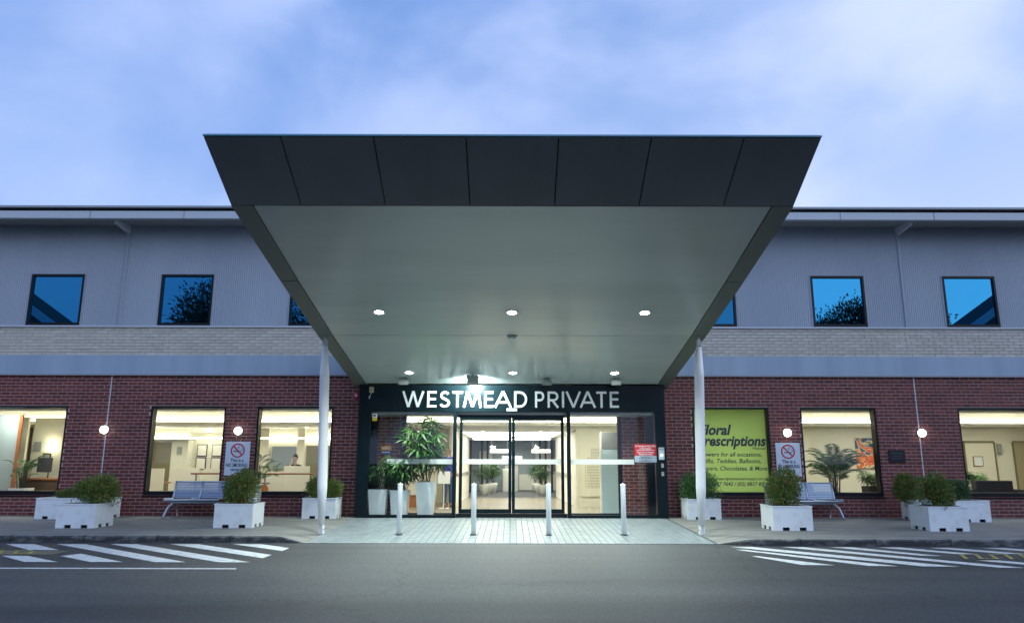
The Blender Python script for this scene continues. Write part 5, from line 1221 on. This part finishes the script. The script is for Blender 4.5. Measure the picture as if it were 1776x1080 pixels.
bin_(-6.22, -.98, 'corrugated metal bin right of the left bench'); bin_(6.27, -1.02, 'corrugated metal bin below the green window')

# ------------------------------------------------------------------ across the road (mirrored in the upper windows)
def tree(x, y, h, r_, me, label, seed):
    th = thing('tree', label, 'tree', (x, y, ZR), 'trees across the road'); rr = random.Random(seed); tk = MB()
    tk.tube([(0, 0, 0), (.1, .1, h * .25), (-.1, 0, h * .5), (.1, 0, h * .75)], [.32, .24, .16, .06], 8)
    for k in range(7):
        a = rr.uniform(0, 2 * PI); z = h * rr.uniform(.25, .5); tk.tube([(0, 0, z), (r_ * .35 * math.cos(a), r_ * .35 * math.sin(a), z + h * .15), (r_ * .7 * math.cos(a), r_ * .7 * math.sin(a), z + h * .28)], [.12, .08, .03], 6)
    tk.obj('trunk', BARK, th); o = link('crown', me, th, (0, 0, h * .62)); o.scale = (r_, r_, h * .42); o.rotation_euler.z = rr.uniform(0, 6); stuff(o)
TM = [leaf_cloud(85000, 1.12, 1.12, 1.08, .046, 71, 34).mesh('crown', LEAF_TREE)] * 2
tree(-22.8, -40, 15.4, 6.0, TM[0], 'broad tree across the road mirrored in the second upper window from the left', 1)
tree(-13.5, -44, 13.8, 5.0, TM[1], 'tree across the road mirrored beside the left canopy edge', 2)
tree(31.0, -42, 14.9, 5.6, TM[1], 'tree across the road mirrored in the upper window right of the canopy', 3)
tree(25.5, -44, 13.7, 4.0, TM[0], 'lower tree across the road mirrored right of the canopy', 4)
tree(37.0, -46, 14.0, 3.2, TM[0], 'small tree across the road mirrored in the rightmost upper window', 5)
def house(x, y, w, hw, hr_, label, rz=0.0):
    th = thing('gabled_house', label, 'house', (x, y, ZR), 'gabled houses across the road', rz)
    HW_ = mat('house_render', (.16, .15, .14), .8); d = 1.6
    MB().box(-w, w, -d, 0, 0, hw).obj('wall', HW_, th)
    mb = MB(); mb.tri((-w, .002, hw), (w, .002, hw), (0, .002, hr_)); mb.tri((-w, -d, hw), (0, -d, hr_), (w, -d, hw)); mb.obj('gable', HW_, th)
    o_ = .6; k = (hr_ - hw) / w
    for s in (-1, 1):
        MB().hexa([(s * (w + o_), -d - o_, hw - k * o_ + .1), (s * (w + o_), o_, hw - k * o_ + .1), (0, o_, hr_ + .1), (0, -d - o_, hr_ + .1), (s * (w + o_), -d - o_, hw - k * o_ + .35), (s * (w + o_), o_, hw - k * o_ + .35), (0, o_, hr_ + .35), (0, -d - o_, hr_ + .35)]).obj('roof', CHAR, th)
        MB().hexa([(s * (w + o_), o_, hw - k * o_ - .25), (s * (w + o_), o_ + .08, hw - k * o_ - .25), (0, o_ + .08, hr_ - .2), (0, o_, hr_ - .2), (s * (w + o_), o_, hw - k * o_ + .30), (s * (w + o_), o_ + .08, hw - k * o_ + .30), (0, o_ + .08, hr_ + .3), (0, o_, hr_ + .3)]).obj('barge_board', SIGNW, th)
    for xx in (-w * .45, w * .45):
        f = MB().box(xx - .8, xx + .8, .003, .06, hw - 2.6, hw - .9).obj('window', WHITE, th); MB().box(xx - .7, xx + .7, .062, .07, hw - 2.5, hw - 1.0).obj('pane', BLACK, f)
house(-34.9, -24, 9.0, 8.4, 14.6, 'large gabled house across the road mirrored in the leftmost upper window')
house(35.0, -24, 9.0, 8.4, 14.6, 'large gabled house across the road mirrored in the rightmost upper window')
